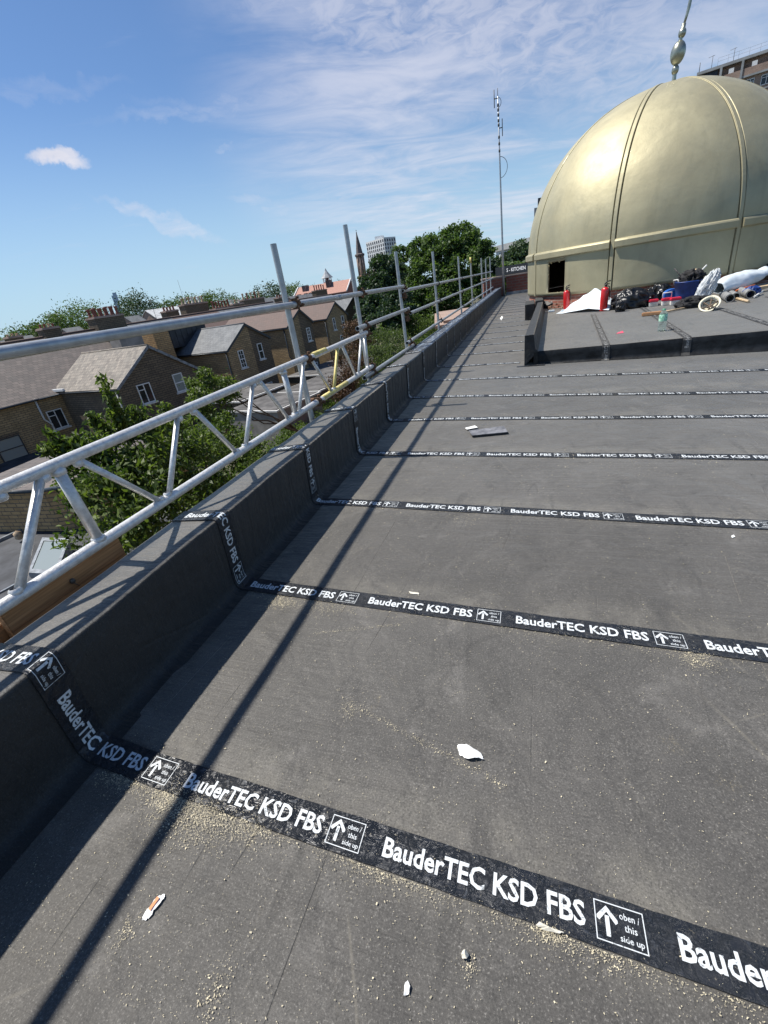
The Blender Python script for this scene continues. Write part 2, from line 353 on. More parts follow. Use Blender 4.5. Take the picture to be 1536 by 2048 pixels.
# ------------------------------------------------------------------ building blocks
ORG = {}
def tag(o, label=None, cat=None, group=None, kind=None):
    if label: o['label'] = label
    if cat: o['category'] = cat
    if group: o['group'] = group
    if kind: o['kind'] = kind
    return o
def thing(name, loc, label, cat, group=None, rot=0):
    o = bpy.data.objects.new(name, None); COL.objects.link(o); o.location = loc; o.rotation_euler = (0, 0, rot)
    o.empty_display_size = .2
    ORG[o] = (0, 0, 0) if rot else tuple(loc); return tag(o, label, cat, group)
def autouv(me):
    uv = me.uv_layers.new(name='UVMap'); n = len(me.loops)
    if not n: return
    co = np.empty(len(me.vertices)*3); me.vertices.foreach_get('co', co); co = co.reshape(-1, 3)
    nr = np.empty(len(me.polygons)*3); me.polygons.foreach_get('normal', nr); nr = nr.reshape(-1, 3)
    tot = np.empty(len(me.polygons), int); me.polygons.foreach_get('loop_total', tot)
    vi = np.empty(n, int); me.loops.foreach_get('vertex_index', vi)
    pn = np.repeat(nr, tot, axis=0); P = co[vi]
    tx = np.stack([-pn[:, 1], pn[:, 0], np.zeros(n)], 1); ln = np.linalg.norm(tx, axis=1); flat = ln < .02
    tx[flat] = (1, 0, 0); ln[flat] = 1; tx /= ln[:, None]
    bt = np.cross(pn, tx); uvs = np.stack([(P*tx).sum(1), (P*bt).sum(1)], 1)
    uv.data.foreach_set('uv', uvs.ravel())
class MB:
    def __init__(s): s.v = []; s.f = []; s.sm = []
    def add(s, vs, fs, smooth=False):
        o = len(s.v); s.v += [tuple(map(float, p)) for p in vs]; s.f += [tuple(i+o for i in f) for f in fs]; s.sm += [smooth]*len(fs); return s
    def box(s, lo, hi, M=None):
        (a, b, c), (d, e, f) = lo, hi
        vs = [(a, b, c), (d, b, c), (d, e, c), (a, e, c), (a, b, f), (d, b, f), (d, e, f), (a, e, f)]
        if M is not None: vs = [M @ Vector(p) for p in vs]
        return s.add(vs, [(0, 3, 2, 1), (4, 5, 6, 7), (0, 1, 5, 4), (1, 2, 6, 5), (2, 3, 7, 6), (3, 0, 4, 7)])
    def tube(s, pts, rad, n=12, cap=True, smooth=True):
        pts = [np.array(p, float) for p in pts]; rs = rad if isinstance(rad, (list, tuple)) else [rad]*len(pts)
        vs = []; prev = None
        for i, p in enumerate(pts):
            d = pts[min(i+1, len(pts)-1)]-pts[max(i-1, 0)]; d /= np.linalg.norm(d)+1e-12
            a = prev if prev is not None else (np.array([0, 0, 1.]) if abs(d[2]) < .9 else np.array([1., 0, 0]))
            x = np.cross(a, d) if prev is None else prev-d*(prev@d)
            if prev is None: pass
            x /= np.linalg.norm(x)+1e-12; prev = x; y = np.cross(d, x)
            for k in range(n):
                an = 2*math.pi*k/n; vs.append(p+(x*math.cos(an)+y*math.sin(an))*rs[i])
        fs = [(i*n+k, i*n+(k+1) % n, (i+1)*n+(k+1) % n, (i+1)*n+k) for i in range(len(pts)-1) for k in range(n)]
        s.add(vs, fs, smooth)
        if cap:
            o = len(s.v)-len(vs); s.f.append(tuple(o+k for k in range(n))[::-1]); s.f.append(tuple(o+(len(pts)-1)*n+k for k in range(n))); s.sm += [False, False]
        return s
    def lathe(s, prof, n=24, loc=(0, 0, 0), M=None, smooth=True):
        vs = []
        for r, z in prof:
            for k in range(n):
                a = 2*math.pi*k/n; p = Vector((r*math.cos(a), r*math.sin(a), z))
                if M is not None: p = M @ p
                vs.append((p[0]+loc[0], p[1]+loc[1], p[2]+loc[2]))
        fs = [(i*n+k, i*n+(k+1) % n, (i+1)*n+(k+1) % n, (i+1)*n+k) for i in range(len(prof)-1) for k in range(n)]
        return s.add(vs, fs, smooth)
    def prism(s, poly, z0, z1):
        """poly in xy, extruded in z"""
        n = len(poly); vs = [(x, y, z0) for x, y in poly]+[(x, y, z1) for x, y in poly]
        fs = [tuple(range(n))[::-1], tuple(range(n, 2*n))]+[(k, (k+1) % n, n+(k+1) % n, n+k) for k in range(n)]
        return s.add(vs, fs)
    def build(s, name, mat, parent=None, bevel=0, sub=0, solid=0):
        me = bpy.data.meshes.new(name); v = np.array(s.v, float).reshape(-1, 3)
        if parent is not None: org = ORG[parent]
        else: org = (0, 0, 0)
        base = None
        if parent is None and len(v):
            base = ((v[:, 0].min()+v[:, 0].max())/2, (v[:, 1].min()+v[:, 1].max())/2, v[:, 2].min()); org = base
        v = v-np.array(org)
        me.from_pydata(v.tolist(), [], s.f); me.polygons.foreach_set('use_smooth', s.sm); me.update()
        bm = bmesh.new(); bm.from_mesh(me); bmesh.ops.recalc_face_normals(bm, faces=bm.faces)
        if bevel:
            es = [e for e in bm.edges if e.is_manifold and e.calc_face_angle(0) > .6]
            bmesh.ops.bevel(bm, geom=es, offset=bevel, segments=2, affect='EDGES', clamp_overlap=True)
        bm.to_mesh(me); bm.free(); autouv(me)
        me.materials.append(MATS[mat] if isinstance(mat, str) else mat)
        o = bpy.data.objects.new(name, me); COL.objects.link(o)
        if parent is not None: o.parent = parent; ORG[o] = ORG[parent]
        else: o.location = base or (0, 0, 0); ORG[o] = tuple(o.location)
        if sub:
            md = o.modifiers.new('s', 'SUBSURF'); md.levels = sub; md.render_levels = sub
        if solid:
            md = o.modifiers.new('t', 'SOLIDIFY'); md.thickness = solid; md.offset = 0
        return o
def quads(name, V, mat, parent=None, smooth=False):
    """V: (n,4,3) array of quads"""
    org = np.array(ORG[parent]) if parent is not None else np.array([V[..., 0].mean(), V[..., 1].mean(), V[..., 2].min()])
    n = len(V); me = bpy.data.meshes.new(name); co = (V.reshape(-1, 3)-org)
    me.vertices.add(4*n); me.vertices.foreach_set('co', co.ravel()); me.loops.add(4*n); me.loops.foreach_set('vertex_index', np.arange(4*n))
    me.polygons.add(n); me.polygons.foreach_set('loop_start', np.arange(0, 4*n, 4)); me.polygons.foreach_set('loop_total', np.full(n, 4))
    me.update(calc_edges=True); me.materials.append(MATS[mat])
    o = bpy.data.objects.new(name, me); COL.objects.link(o)
    if parent is not None: o.parent = parent; ORG[o] = ORG[parent]
    else: o.location = org; ORG[o] = tuple(org)
    return o

# ------------------------------------------------------------------ ground and the flat roof we stand on
GZ = -6.8
gb = MB(); gb.add([(-4000, -4000, GZ), (4000, -4000, GZ), (4000, 6000, GZ), (-4000, 6000, GZ)], [(0, 1, 2, 3)])
tag(gb.build('ground', 'soil'), kind='structure')
# membrane deck: a gently uneven sheet
ys = np.concatenate([np.arange(-2.5, 8, .1), np.arange(8, 28.05, .5)]); xs = np.concatenate([np.arange(-1.46, 4, .12), np.arange(4, 9.1, .5)])
V = []; 
for y in ys:
    for x in xs:
        z = rz(x)+.0012*math.sin(x*5.1+y*3)+.0010*math.sin(y*11+x*2)
        V.append((x, y, z))
nx = len(xs); Fc = [(i*nx+k, i*nx+k+1, (i+1)*nx+k+1, (i+1)*nx+k) for i in range(len(ys)-1) for k in range(nx-1)]
fr = MB(); fr.add(V, Fc, True); o = fr.build('flat_roof', M_FELT); tag(o, kind='structure')
# the building under it
bb = MB(); bb.box((-1.755, -3, GZ), (9.2, 28.3, -.30))
tag(bb.build('building', 'stock_brick'), 'yellow brick building under the black felt flat roof with the dome', 'building')

# ------------------------------------------------------------------ parapet
SEC = [(-1.788, .26), (-1.786, .440), (-1.776, .452), (-1.512, .464), (-1.500, .459), (-1.495, .446), (-1.505, .33), (-1.516, .19), (-1.523, .10), (-1.521, .072), (-1.510, .050), (-1.488, .037), (-1.44, rz(-1.44)+.002)]
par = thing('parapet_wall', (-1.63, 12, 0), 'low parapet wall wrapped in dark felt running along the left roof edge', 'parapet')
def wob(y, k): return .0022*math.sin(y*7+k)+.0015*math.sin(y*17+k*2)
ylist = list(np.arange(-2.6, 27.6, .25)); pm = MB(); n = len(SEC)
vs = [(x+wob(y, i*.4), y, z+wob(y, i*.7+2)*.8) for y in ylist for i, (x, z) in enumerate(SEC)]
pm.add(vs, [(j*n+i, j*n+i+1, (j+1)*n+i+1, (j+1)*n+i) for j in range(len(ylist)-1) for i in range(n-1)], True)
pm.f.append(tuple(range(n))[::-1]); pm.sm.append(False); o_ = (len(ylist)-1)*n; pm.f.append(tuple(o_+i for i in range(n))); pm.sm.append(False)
po = pm.build('felt_upstand', M_FELT_SHADED, par); po.data.materials.append(membrane('felt_lit_top', (.078, .074, .067), seam=False, sheen=.5))   # same sheet on top, sunlight put in as a paler colour
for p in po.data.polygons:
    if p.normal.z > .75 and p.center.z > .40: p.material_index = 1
bm_ = MB(); bm_.box((-1.765, -2.9, -.3), (-1.56, 27.5, .30)); bm_.build('wall_core', 'stock_brick', par)
def coping_streaks():
    m, t, b = principled('worn_coping'); geo = t.n.new('ShaderNodeNewGeometry'); P = geo.outputs['Position']
    mp_ = t.n.new('ShaderNodeMapping'); mp_.inputs['Scale'].default_value = (9, 1.6, 1); t.link(P, mp_.inputs[0])
    n_ = t.noise(mp_.outputs[0], 1.6, 6, .7, .5)
    t.link(t.mix(t.ramp(n_, .42, .62), (.05, .053, .058), (.19, .23, .29)), b.inputs['Base Color']); b.inputs['Roughness'].default_value = .38
    bump(t, b, n_, .4, .01); MATS['worn_coping'] = m
coping_streaks()
cp = MB(); yy = [6.85, 7.1]+list(np.arange(7.6, 27.5, .5)); sec = [(-1.783, .457), (-1.65, .464), (-1.56, .468), (-1.515, .4705), (-1.502, .466)]; n = len(sec)
cp.add([(x, y+(.10*math.sin(i*2.3) if j == 0 else 0), z+.0012*math.sin(y*9+i)) for j, y in enumerate(yy) for i, (x, z) in enumerate(sec)],
       [(j*n+i, j*n+i+1, (j+1)*n+i+1, (j+1)*n+i) for j in range(len(yy)-1) for i in range(n-1)], True)
tag(cp.build('coping_cover', 'worn_coping', par), 'bluish streaked worn cover on the far stretch of the coping')

# ------------------------------------------------------------------ printed lap tapes
def text_geo(body, width, height, emb=.0):
    cu = bpy.data.curves.new('t', 'FONT'); cu.body = body; cu.resolution_u = 2; cu.offset = emb
    ob = bpy.data.objects.new('t', cu); COL.objects.link(ob); bpy.context.view_layer.update()
    me = bpy.data.meshes.new_from_object(ob.evaluated_get(bpy.context.evaluated_depsgraph_get()))
    v = np.array([x.co[:2] for x in me.vertices]); f = [tuple(p.vertices) for p in me.polygons]
    bpy.data.objects.remove(ob); bpy.data.curves.remove(cu); bpy.data.meshes.remove(me)
    v -= v.min(0); v[:, 0] *= width/v[:, 0].max()
    if height: v[:, 1] *= height/v[:, 1].max()
    return v, f
PER = .6967; CAP = .050
pv, pf = [], []
def padd(v, f):
    o = len(pv); pv.extend([tuple(p) for p in v]); pf.extend([tuple(i+o for i in q) for q in f])
tv_, tf_ = text_geo('BauderTEC KSD FBS', .507, CAP, .022); tv_[:, 1] -= CAP/2; padd(tv_, tf_)
bx0, bx1, bh = .528, .632, .038
for a, b_, c, d in ((bx0, -bh, bx1, -bh+.0022), (bx0, bh-.0022, bx1, bh), (bx0, -bh+.0022, bx0+.0022, bh-.0022), (bx1-.0022, -bh+.0022, bx1, bh-.0022)):
    padd([(a, b_), (c, b_), (c, d), (a, d)], [(0, 1, 2, 3)])
ac = bx0+.026                                                    # the arrow
padd([(ac-.0045, -.027), (ac+.0045, -.027), (ac+.0045, .012), (ac-.0045, .012)], [(0, 1, 2, 3)])
for s_ in (-1, 1): padd([(ac, .031), (ac, .019), (ac+s_*.017, -.001), (ac+s_*.022, .003), (ac+s_*.022, .008)][::s_], [(0, 1, 2, 3, 4)])
for i, (tx, wd) in enumerate((('oben /', .042), ('this', .026), ('side up', .048))):
    q, qf = text_geo(tx, wd, .0135 if tx != 'side up' else .016, .008); q[:, 0] += bx0+.074-wd/2; q[:, 1] += .013-i*.021-(.003 if i == 2 else 0); padd(q, qf)
pv = np.array(pv)
# lap positions across the roof: (x, y) of the tape centre, measured sheet by sheet
LAPS = {1: ((-1.52, .663), (-1.246, .639), (.152, .558), (6, .22)), 2: ((-1.52, 1.655), (-.919, 1.615), (.47, 1.534), (6, 1.2)),
        3: ((-1.52, 2.665), (-.98, 2.642), (1.105, 2.493), (6, 2.15)), 4: ((-1.52, 3.67), (-.51, 3.597), (.872, 3.499), (6, 3.1)),
        5: ((-1.52, 4.69), (-.824, 4.669), (1.89, 4.373), (6, 3.95)), 6: ((-1.52, 5.69), (-.977, 5.665), (2.169, 5.129), (6, 4.5)),
        7: ((-1.52, 6.70), (-.6, 6.60), (.555, 6.411), (2.517, 6.073), (6, 5.5)), 8: ((-1.52, 7.735), (-1.0, 7.70), (-.16, 7.616)),
        9: ((-1.52, 8.85), (-.114, 8.80)), 10: ((-1.52, 9.84), (-.09, 9.85))}
for i in range(11, 28): LAPS[i] = ((-1.52, .663+i-1+.1), (-.06 if i < 16 else -.2, .60+i-1+.14))
BX = {1: -1.2442, 2: -.9212, 3: -.98, 4: -.5141, 5: onroof(1201.6, 837)[0], 6: onroof(1202, 788.7)[0]}
core = [(-1.787, .4515), (-1.776, .4610)]+[(SEC[3][0], SEC[3][1]+.008), (SEC[4][0]+.005, SEC[4][1]+.007)]+[(x+.0068, z+.002) for x, z in SEC[5:9]]+[(x+.005, z+.005) for x, z in SEC[9:-1]]+[(-1.44, rz(-1.44)+.0075)]
ORD = ['nearest']+[x+' nearest' for x in 'second third fourth fifth sixth seventh eighth ninth tenth eleventh twelfth thirteenth fourteenth fifteenth sixteenth seventeenth eighteenth nineteenth twentieth twenty-first twenty-second twenty-third twenty-fourth twenty-fifth twenty-sixth twenty-seventh'.split()]
for i, pts in LAPS.items():
    xe = pts[-1][0]; path = list(core)
    xcur = -1.44; step = .35 if i < 8 else 1.5
    while xcur+step < xe: xcur += step; path.append((xcur, rz(xcur)+.0045))
    path.append((xe, rz(xe)+.0045)); path = np.array(path)
    seg = np.linalg.norm(np.diff(path, axis=0), axis=1); S_ = np.concatenate([[0], np.cumsum(seg)]); LT = S_[-1]
    px_ = np.array([p[0] for p in pts]); py_ = np.array([p[1] for p in pts])
    nrm = np.zeros_like(path); tg = np.gradient(path, axis=0); nrm[:, 0] = -tg[:, 1]; nrm[:, 1] = tg[:, 0]; nrm /= np.linalg.norm(nrm, axis=1)[:, None]
    def place(s_, w_, lift):
        s_ = np.clip(s_, 0, LT); x = np.interp(s_, S_, path[:, 0]); z = np.interp(s_, S_, path[:, 1])
        nx_ = np.interp(s_, S_, nrm[:, 0]); nz_ = np.interp(s_, S_, nrm[:, 1])
        y = np.interp(x, px_, py_)
        return np.stack([x+nx_*lift, y+w_, z+nz_*lift], 1)
    ss = np.unique(np.concatenate([S_, np.arange(0, LT, .05 if i < 5 else .25)]))
    W = .052
    e1 = -W+rng.normal(0, .0009, len(ss)); e2 = W+rng.normal(0, .0009, len(ss))
    a1 = place(ss, e1, -.004); a = place(ss, e1, .0); b1 = place(ss, e2, .0); b2 = place(ss, e2, -.004)
    k = len(ss); tm = MB(); tm.add(np.concatenate([a1, a, b1, b2]), [(r*k+q, r*k+q+1, (r+1)*k+q+1, (r+1)*k+q) for r in range(3) for q in range(k-1)])
    lab = (f'{ORD[i-1]} printed black lap tape, crossing the whole roof from the parapet' if i < 8 else
           f'{ORD[i-1]} black lap tape, a short one between the parapet and '+('the raised deck' if i < 15 else 'the dome foot'))
    tp = tm.build('lap_tape', 'tape'); tag(tp, lab, 'lap tape', 'black printed lap tapes across the roof')
    if i > 16: continue
    s_floor0 = S_[len(core)-1]; xoff = BX.get(i, -1.2+random.random()*.7)
    sB = s_floor0+(xoff-.528-core[-1][0]); sB -= math.ceil(sB/PER)*PER
    bmx = bmesh.new(); q = 0
    while sB+q*PER < LT-.05:
        base = sB+q*PER; vv = [bmx.verts.new((x+base, y, 0)) for x, y in pv]
        for f in pf:
            try: bmx.faces.new([vv[j] for j in f])
            except ValueError: pass
        q += 1
    cuts = [S_[j] for j in range(len(core))]+[.004, LT-.004]
    for c in cuts:
        g = bmx.verts[:]+bmx.edges[:]+bmx.faces[:]; bmesh.ops.bisect_plane(bmx, geom=g, plane_co=(c, 0, 0), plane_no=(1, 0, 0), dist=1e-6)
    dead = [v for v in bmx.verts if v.co.x < .0035 or v.co.x > LT-.0035]; bmesh.ops.delete(bmx, geom=dead, context='VERTS')
    bmx.verts.ensure_lookup_table(); arr = np.array([v.co[:] for v in bmx.verts]); P3 = place(arr[:, 0], arr[:, 1], .0012)-np.array(ORG[tp])
    for v, p in zip(bmx.verts, P3): v.co = p
    for f in bmx.faces: f.material_index = 1
    bmx.from_mesh(tp.data); bmx.to_mesh(tp.data); bmx.free(); tp.data.materials.append(MATS['letter'])

# ------------------------------------------------------------------ scaffold edge protection
sc = thing('scaffold_guardrail', (-1.85, 5, GZ), 'scaffold guardrail of grey tubes and white lattice beams outside the parapet', 'scaffolding')
POSTS = [(3.54, 1.788), (5.21, 2.015), (7.18, 1.807), (10.08, 1.864), (13.76, 1.817), (16.62, 1.821), (20.3, 1.839), (22.3, 1.818), (24.75, 1.898)]
def hollow(mb, p0, p1, r, n=16, wall=.004):
    p0 = np.array(p0, float); p1 = np.array(p1, float); d = (p1-p0)/np.linalg.norm(p1-p0)
    mb.tube([p0, p1], r, n, cap=False); mb.tube([p1-d*.0, p0+d*.0], r-wall, n, cap=False)
    for e in (p0, p1):
        x = np.cross(d, [0, 0, 1.] if abs(d[2]) < .9 else [1., 0, 0]); x /= np.linalg.norm(x); y = np.cross(d, x)
        ring = [[e+(x*math.cos(2*math.pi*k/n)+y*math.sin(2*math.pi*k/n))*q for k in range(n)] for q in (r, r-wall)]
        mb.add(ring[0]+ring[1], [(k, (k+1) % n, n+(k+1) % n, n+k) for k in range(n)])
PX, RX = -1.862, -1.806
for j, (y, zt) in enumerate(POSTS):
    mb = MB(); hollow(mb, (PX, y, GZ), (PX, y+.0, zt), .0242); o = mb.build('post', 'galv' if j != 5 else 'yellow_alu', sc)
    if j == 5: tag(o, 'post with an orange painted top')
    if j == 5: o.data.materials[0] = MATS['galv']
cap5 = MB(); cap5.tube([(PX, 16.62, 1.66), (PX, 16.62, 1.825)], .0262, 14); tag(cap5.build('post_cap', 'yellow_alu', sc), 'orange band around the top of one post')
RAILS = [((RX, -2.2, 1.376), (RX, 7.22, 1.344)), ((RX, 7.12, 1.287), (RX, 25.4, 1.29)), ((RX, 4.93, 1.016), (RX, 7.36, 1.026)), ((RX-.0, 7.45, .955), (RX, 25.5, .985)),
         ((RX, 7.02, .567), (RX, 25.4, .592)), ((RX, 4.9, .492), (RX, 7.5, .478))]
for a, b_ in RAILS:
    mb = MB(); hollow(mb, a, b_, .0242); mb.build('rail', 'galv', sc)
def coupler(mb, y, z, flip=1):
    for p0, p1 in (((PX, y, z-.026), (PX, y, z+.026)), ((RX, y-.028, z), (RX, y+.028, z))): mb.tube([p0, p1], .0315, 12)
    mb.box((PX-.01, y-.03, z-.018), (RX+.005, y+.03, z+.018))
    mb.tube([(PX-.012, y+.052*flip, z-.02), (RX+.045, y+.052*flip, z-.02)], .0075, 8); mb.tube([(RX+.020, y+.052*flip, z-.02), (RX+.034, y+.052*flip, z-.02)], .014, 6, smooth=False)
    mb.tube([(RX, y+.035*flip, z+.045), (RX, y+.035*flip, z-.055)], .0075, 8); mb.tube([(RX, y+.035*flip, z+.03), (RX, y+.035*flip, z+.048)], .015, 6, smooth=False)
    mb.box((RX-.02, y-.034, z-.040), (RX+.026, y-.018, z+.036)); mb.box((RX-.02, y+.022, z-.036), (RX+.022, y+.05, z-.022))
for y, z, fl in ((3.60, 1.366, 1), (3.60, .936, 1), (3.62, .562, 1), (5.27, 1.358, 1), (5.24, 1.016, 1), (5.24, .94, 1), (5.25, .49, 1), (5.27, .556, -1), (7.22, 1.33, 1), (7.22, 1.22, -1), (7.24, 1.0, 1), (7.22, .90, 1), (7.22, .56, 1), (7.45, .475, 1)):
    mb = MB(); coupler(mb, y, z, fl); mb.build('coupler', 'rust', sc)
for j, (y, zt) in enumerate(POSTS[3:]):
    for z in (1.287, .965, .58): mb = MB(); coupler(mb, y+.03, z); mb.build('coupler', 'steel_dark', sc)
for y, z in ((4.55, 1.353), (11.2, 1.288), (12.0, .97), (9.2, .575)): mb = MB(); mb.tube([(RX, y-.05, z), (RX, y+.05, z)], .0275, 14); mb.build('sleeve', 'galv', sc)   # sleeve joints in the rails
def beam(y0, y1, braces, main, yellow=()):
    b = MB(); hollow(b, (RX, y0, .930), (RX, y1, .944), .0242); hollow(b, (RX, y0, .556), (RX, y1, .560), .0242)
    o = b.build('lattice_beam', main, sc)
    for q, (p, s_, r) in enumerate(braces):
        a = atX(*p, RX); c = atX(*s_, RX); a[2] = .93; c[2] = .56
        m_ = MB(); m_.tube([a, c], r, 12); mm = m_.build('brace', 'yellow_alu' if q in yellow else main, o)
        for e in (a, c):
            w_ = MB(); w_.lathe([(r*1.0, -.016), (r*1.35, -.008), (r*1.35, .006), (r*.9, .014)], 10, loc=(e[0], e[1], e[2]+(-.02 if e is a else .02))); w_.build('weld', main, o)
    return o
beam(-2.2, 3.60, [((10, 1010), (-160, 1330), .018), ((82, 945), (40, 1195), .018), ((112, 935), (196, 1075), .0225), ((150, 915), (322, 1000), .015), ((356, 830), (336, 992), .0150),
                 ((384, 815), (474, 904), .015), ((506, 765), (489, 890), .015), ((518, 760), (578, 838), .015), ((566, 742), (592, 832), .0225), ((608, 722), (598, 828), .015)], 'alu')
b2 = beam(3.63, 5.26, [((621, 715), (664, 788), .015), ((675, 690), (668, 785), .015), ((683, 688), (712, 752), .015), ((722, 668), (717, 752), .014), ((728, 668), (737, 742), .018)], 'alu', (1,))
tag(b2, 'short lattice beam with yellow paint marks')
for y0, y1, z in ((3.70, 3.98, .9405), (3.72, 4.35, .559)): ym = MB(); ym.tube([(RX, y0, z), (RX, y1, z)], .0247, 18); ym.build('yellow_paint_band', 'yellow_alu', b2)
def wood_mat():
    m, t, b = principled('board_wood'); geo = t.n.new('ShaderNodeNewGeometry'); P = geo.outputs['Position']
    mp_ = t.n.new('ShaderNodeMapping'); mp_.inputs['Scale'].default_value = (60, 2.2, 90); t.link(P, mp_.inputs[0])
    n_ = t.noise(mp_.outputs[0], 1, 5, .6, .6)
    t.link(t.mix(t.ramp(n_, .3, .7), (.20, .10, .04), (.42, .22, .095)), b.inputs['Base Color']); b.inputs['Roughness'].default_value = .7; bump(t, b, n_, .3, .004); MATS['board_wood'] = m
wood_mat()
tb = MB(); tb.box((-1.905, .80, .27), (-1.868, 1.36, .508)); tag(tb.build('toe_board', 'board_wood', sc, bevel=.003), 'orange brown timber toe board')
tb = MB(); tb.box((-1.945, -1.4, .22), (-1.91, .86, .455)); tb.build('toe_board', 'board_wood', sc, bevel=.003)
kn = MB(); c = atX(145, 1162, -1.862); kn.lathe([(.0, -.012), (.008, -.010), (.012, 0), (.008, .010), (0, .012)], 14, loc=c); kn.tube([c+np.array([0, .002, -.010]), c+np.array([0, .016, -.038])], .0018, 6)
tag(kn.build('knob', 'steel_dark', sc), 'round dark knob on the toe board')

# ------------------------------------------------------------------ raised deck beside the dome
DZ = .188
rd = thing('raised_deck', (2, 7.4, 0), 'raised felt covered deck in front of the golden dome with a dark front face', 'raised deck')
ra = R_(-1.9)
def deckmat():
    return membrane('felt_deck', (.110, .103, .090), seam=False, sheen=.45)
M_DECK = deckmat()
fa = np.array([.085, 7.42]); fb = np.array([8.5, 6.72]); 
def fy(x): return fa[1]+(x-fa[0])*(fb[1]-fa[1])/(fb[0]-fa[0])
dk = MB()
vs = []
xs_ = np.linspace(.085, 9, 30); rows = [0, .04, .4, 1, 2, 3, 4.2, 5.5, 7, 9, 14, 20]
for x in xs_:
    for r in rows: vs.append((x, fy(x)+r, DZ-(.007 if r == 0 else 0)+.002*math.sin(x*4+r*3)))
k = len(rows); dk.add(vs, [(i*k+j, (i+1)*k+j, (i+1)*k+j+1, i*k+j+1) for i in range(len(xs_)-1) for j in range(k-1)], True); dk.build('deck_top', M_DECK, rd)
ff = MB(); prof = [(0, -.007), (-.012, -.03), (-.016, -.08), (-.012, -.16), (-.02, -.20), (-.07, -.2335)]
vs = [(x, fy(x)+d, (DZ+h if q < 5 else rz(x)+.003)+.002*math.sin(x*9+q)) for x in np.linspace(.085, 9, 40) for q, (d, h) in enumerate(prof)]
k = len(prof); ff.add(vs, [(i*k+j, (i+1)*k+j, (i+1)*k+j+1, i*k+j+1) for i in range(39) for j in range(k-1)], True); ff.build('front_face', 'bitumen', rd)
# upstand kerb on the left of the deck
kb = MB(); kx0, kx1 = -.085, .045
def kerb(y, s_): return .041*(y-7.36)+s_
yk = np.linspace(7.34, 13.5, 14); prof = [(-.005, 0), (0, .425), (.008, .437), (.122, .440), (.132, .430), (.150, DZ+.05), (.19, DZ+.004)]
vs = [(kx0+px+.041*(y-7.34)+.002*math.sin(y*5+q), y-.012*(q in (2, 3)), (z if q else rz(0)-.002)) for y in yk for q, (px, z) in enumerate(prof)]
k = len(prof); kb.add(vs, [(i*k+j, (i+1)*k+j, (i+1)*k+j+1, i*k+j+1) for i in range(13) for j in range(k-1)], False)
kb.f.append((0, 1, 2, 3, 4, 5, 6)); kb.sm.append(False); kb.build('kerb', M_FELT_SHADED, rd)
kb = MB(); kb.box((.04, 7.335, -.004), (.11, 7.46, .19)); kb.build('kerb_corner', 'bitumen', rd, bevel=.01)
# printed tapes running over the deck edge
DT = [((1.03, 7.33), (1.30, 11.5), 1), ((2.01, 7.25), (2.27, 11.6), 1), ((3.02, 7.16), (3.20, 10.6), 1), ((4.0, 7.08), (4.2, 10.8), 1)]
for q, (a, b_, _) in enumerate(DT):
    a = np.array(a); b_ = np.array(b_); d = (b_-a)/np.linalg.norm(b_-a); pr = np.array([d[1], -d[0]])
    pathp = [(a[0]-.01, fy(a[0])-.075, rz(a[0])+.006), (a[0], fy(a[0])-.026, -.005), (a[0], fy(a[0])-.0195, DZ-.10), (a[0], fy(a[0])-.021, DZ-.03), (a[0], fy(a[0])-.006, DZ-.001), (a[0]+.003, fy(a[0])+.05, DZ+.0055), (b_[0], b_[1], DZ+.0055)]
    Pn = np.array(pathp); tm = MB(); W = .05
    vs = [(p[0]+pr[0]*s_, p[1]+pr[1]*s_, p[2]) for p in Pn for s_ in (-W, W)]
    tm.add(vs, [(2*j, 2*j+1, 2*j+3, 2*j+2) for j in range(len(Pn)-1)]); tp = tm.build('lap_tape', 'tape_sheen_grey', rd)
    seg = np.linalg.norm(np.diff(Pn, axis=0), axis=1); S_ = np.concatenate([[0], np.cumsum(seg)]); LT = S_[-1]
    bmx = bmesh.new(); j = 0; off = -.05+.17*q
    while off+j*PER < LT:
        vv = [bmx.verts.new((x+off+j*PER, y, 0)) for x, y in pv]
        for f in pf:
            try: bmx.faces.new([vv[u_] for u_ in f])
            except ValueError: pass
        j += 1
    for c in list(S_[:-1])+[.004, LT-.004]: bmesh.ops.bisect_plane(bmx, geom=bmx.verts[:]+bmx.edges[:]+bmx.faces[:], plane_co=(c, 0, 0), plane_no=(1, 0, 0), dist=1e-6)
    bmesh.ops.delete(bmx, geom=[v for v in bmx.verts if v.co.x < .0035 or v.co.x > LT-.0035], context='VERTS')
    for v in bmx.verts:
        s_ = v.co.x; w_ = v.co.y; p = np.array([np.interp(s_, S_, Pn[:, c]) for c in range(3)])
        lift = np.array([0, -.003, .0005]) if s_ < S_[4] else np.array([0, 0, .002])
        p = p+np.array([-pr[0]*w_, -pr[1]*w_, 0])+lift-np.array(ORG[rd]); v.co = p
    for f in bmx.faces: f.material_index = 1
    bmx.from_mesh(tp.data); bmx.to_mesh(tp.data); bmx.free(); tp.data.materials.append(MATS['letter_sheen_grey'])
# small corner patch tape and taped felt pier against the dome
tpm = MB(); tpm.box((-.20, 7.25, rz(0)), (.20, 7.33, rz(0)+.007)); tpm.build('corner_tape', 'tape', rd)
pr_ = MB(); pr_.box((-.15, 13.75, -.02), (.10, 15.2, .40)); pr_.box((.12, 13.62, -.02), (.32, 15.0, .47)); tag(pr_.build('felt_pier', M_FELT_SHADED, rd, bevel=.012), 'felt wrapped upstand against the foot of the dome')

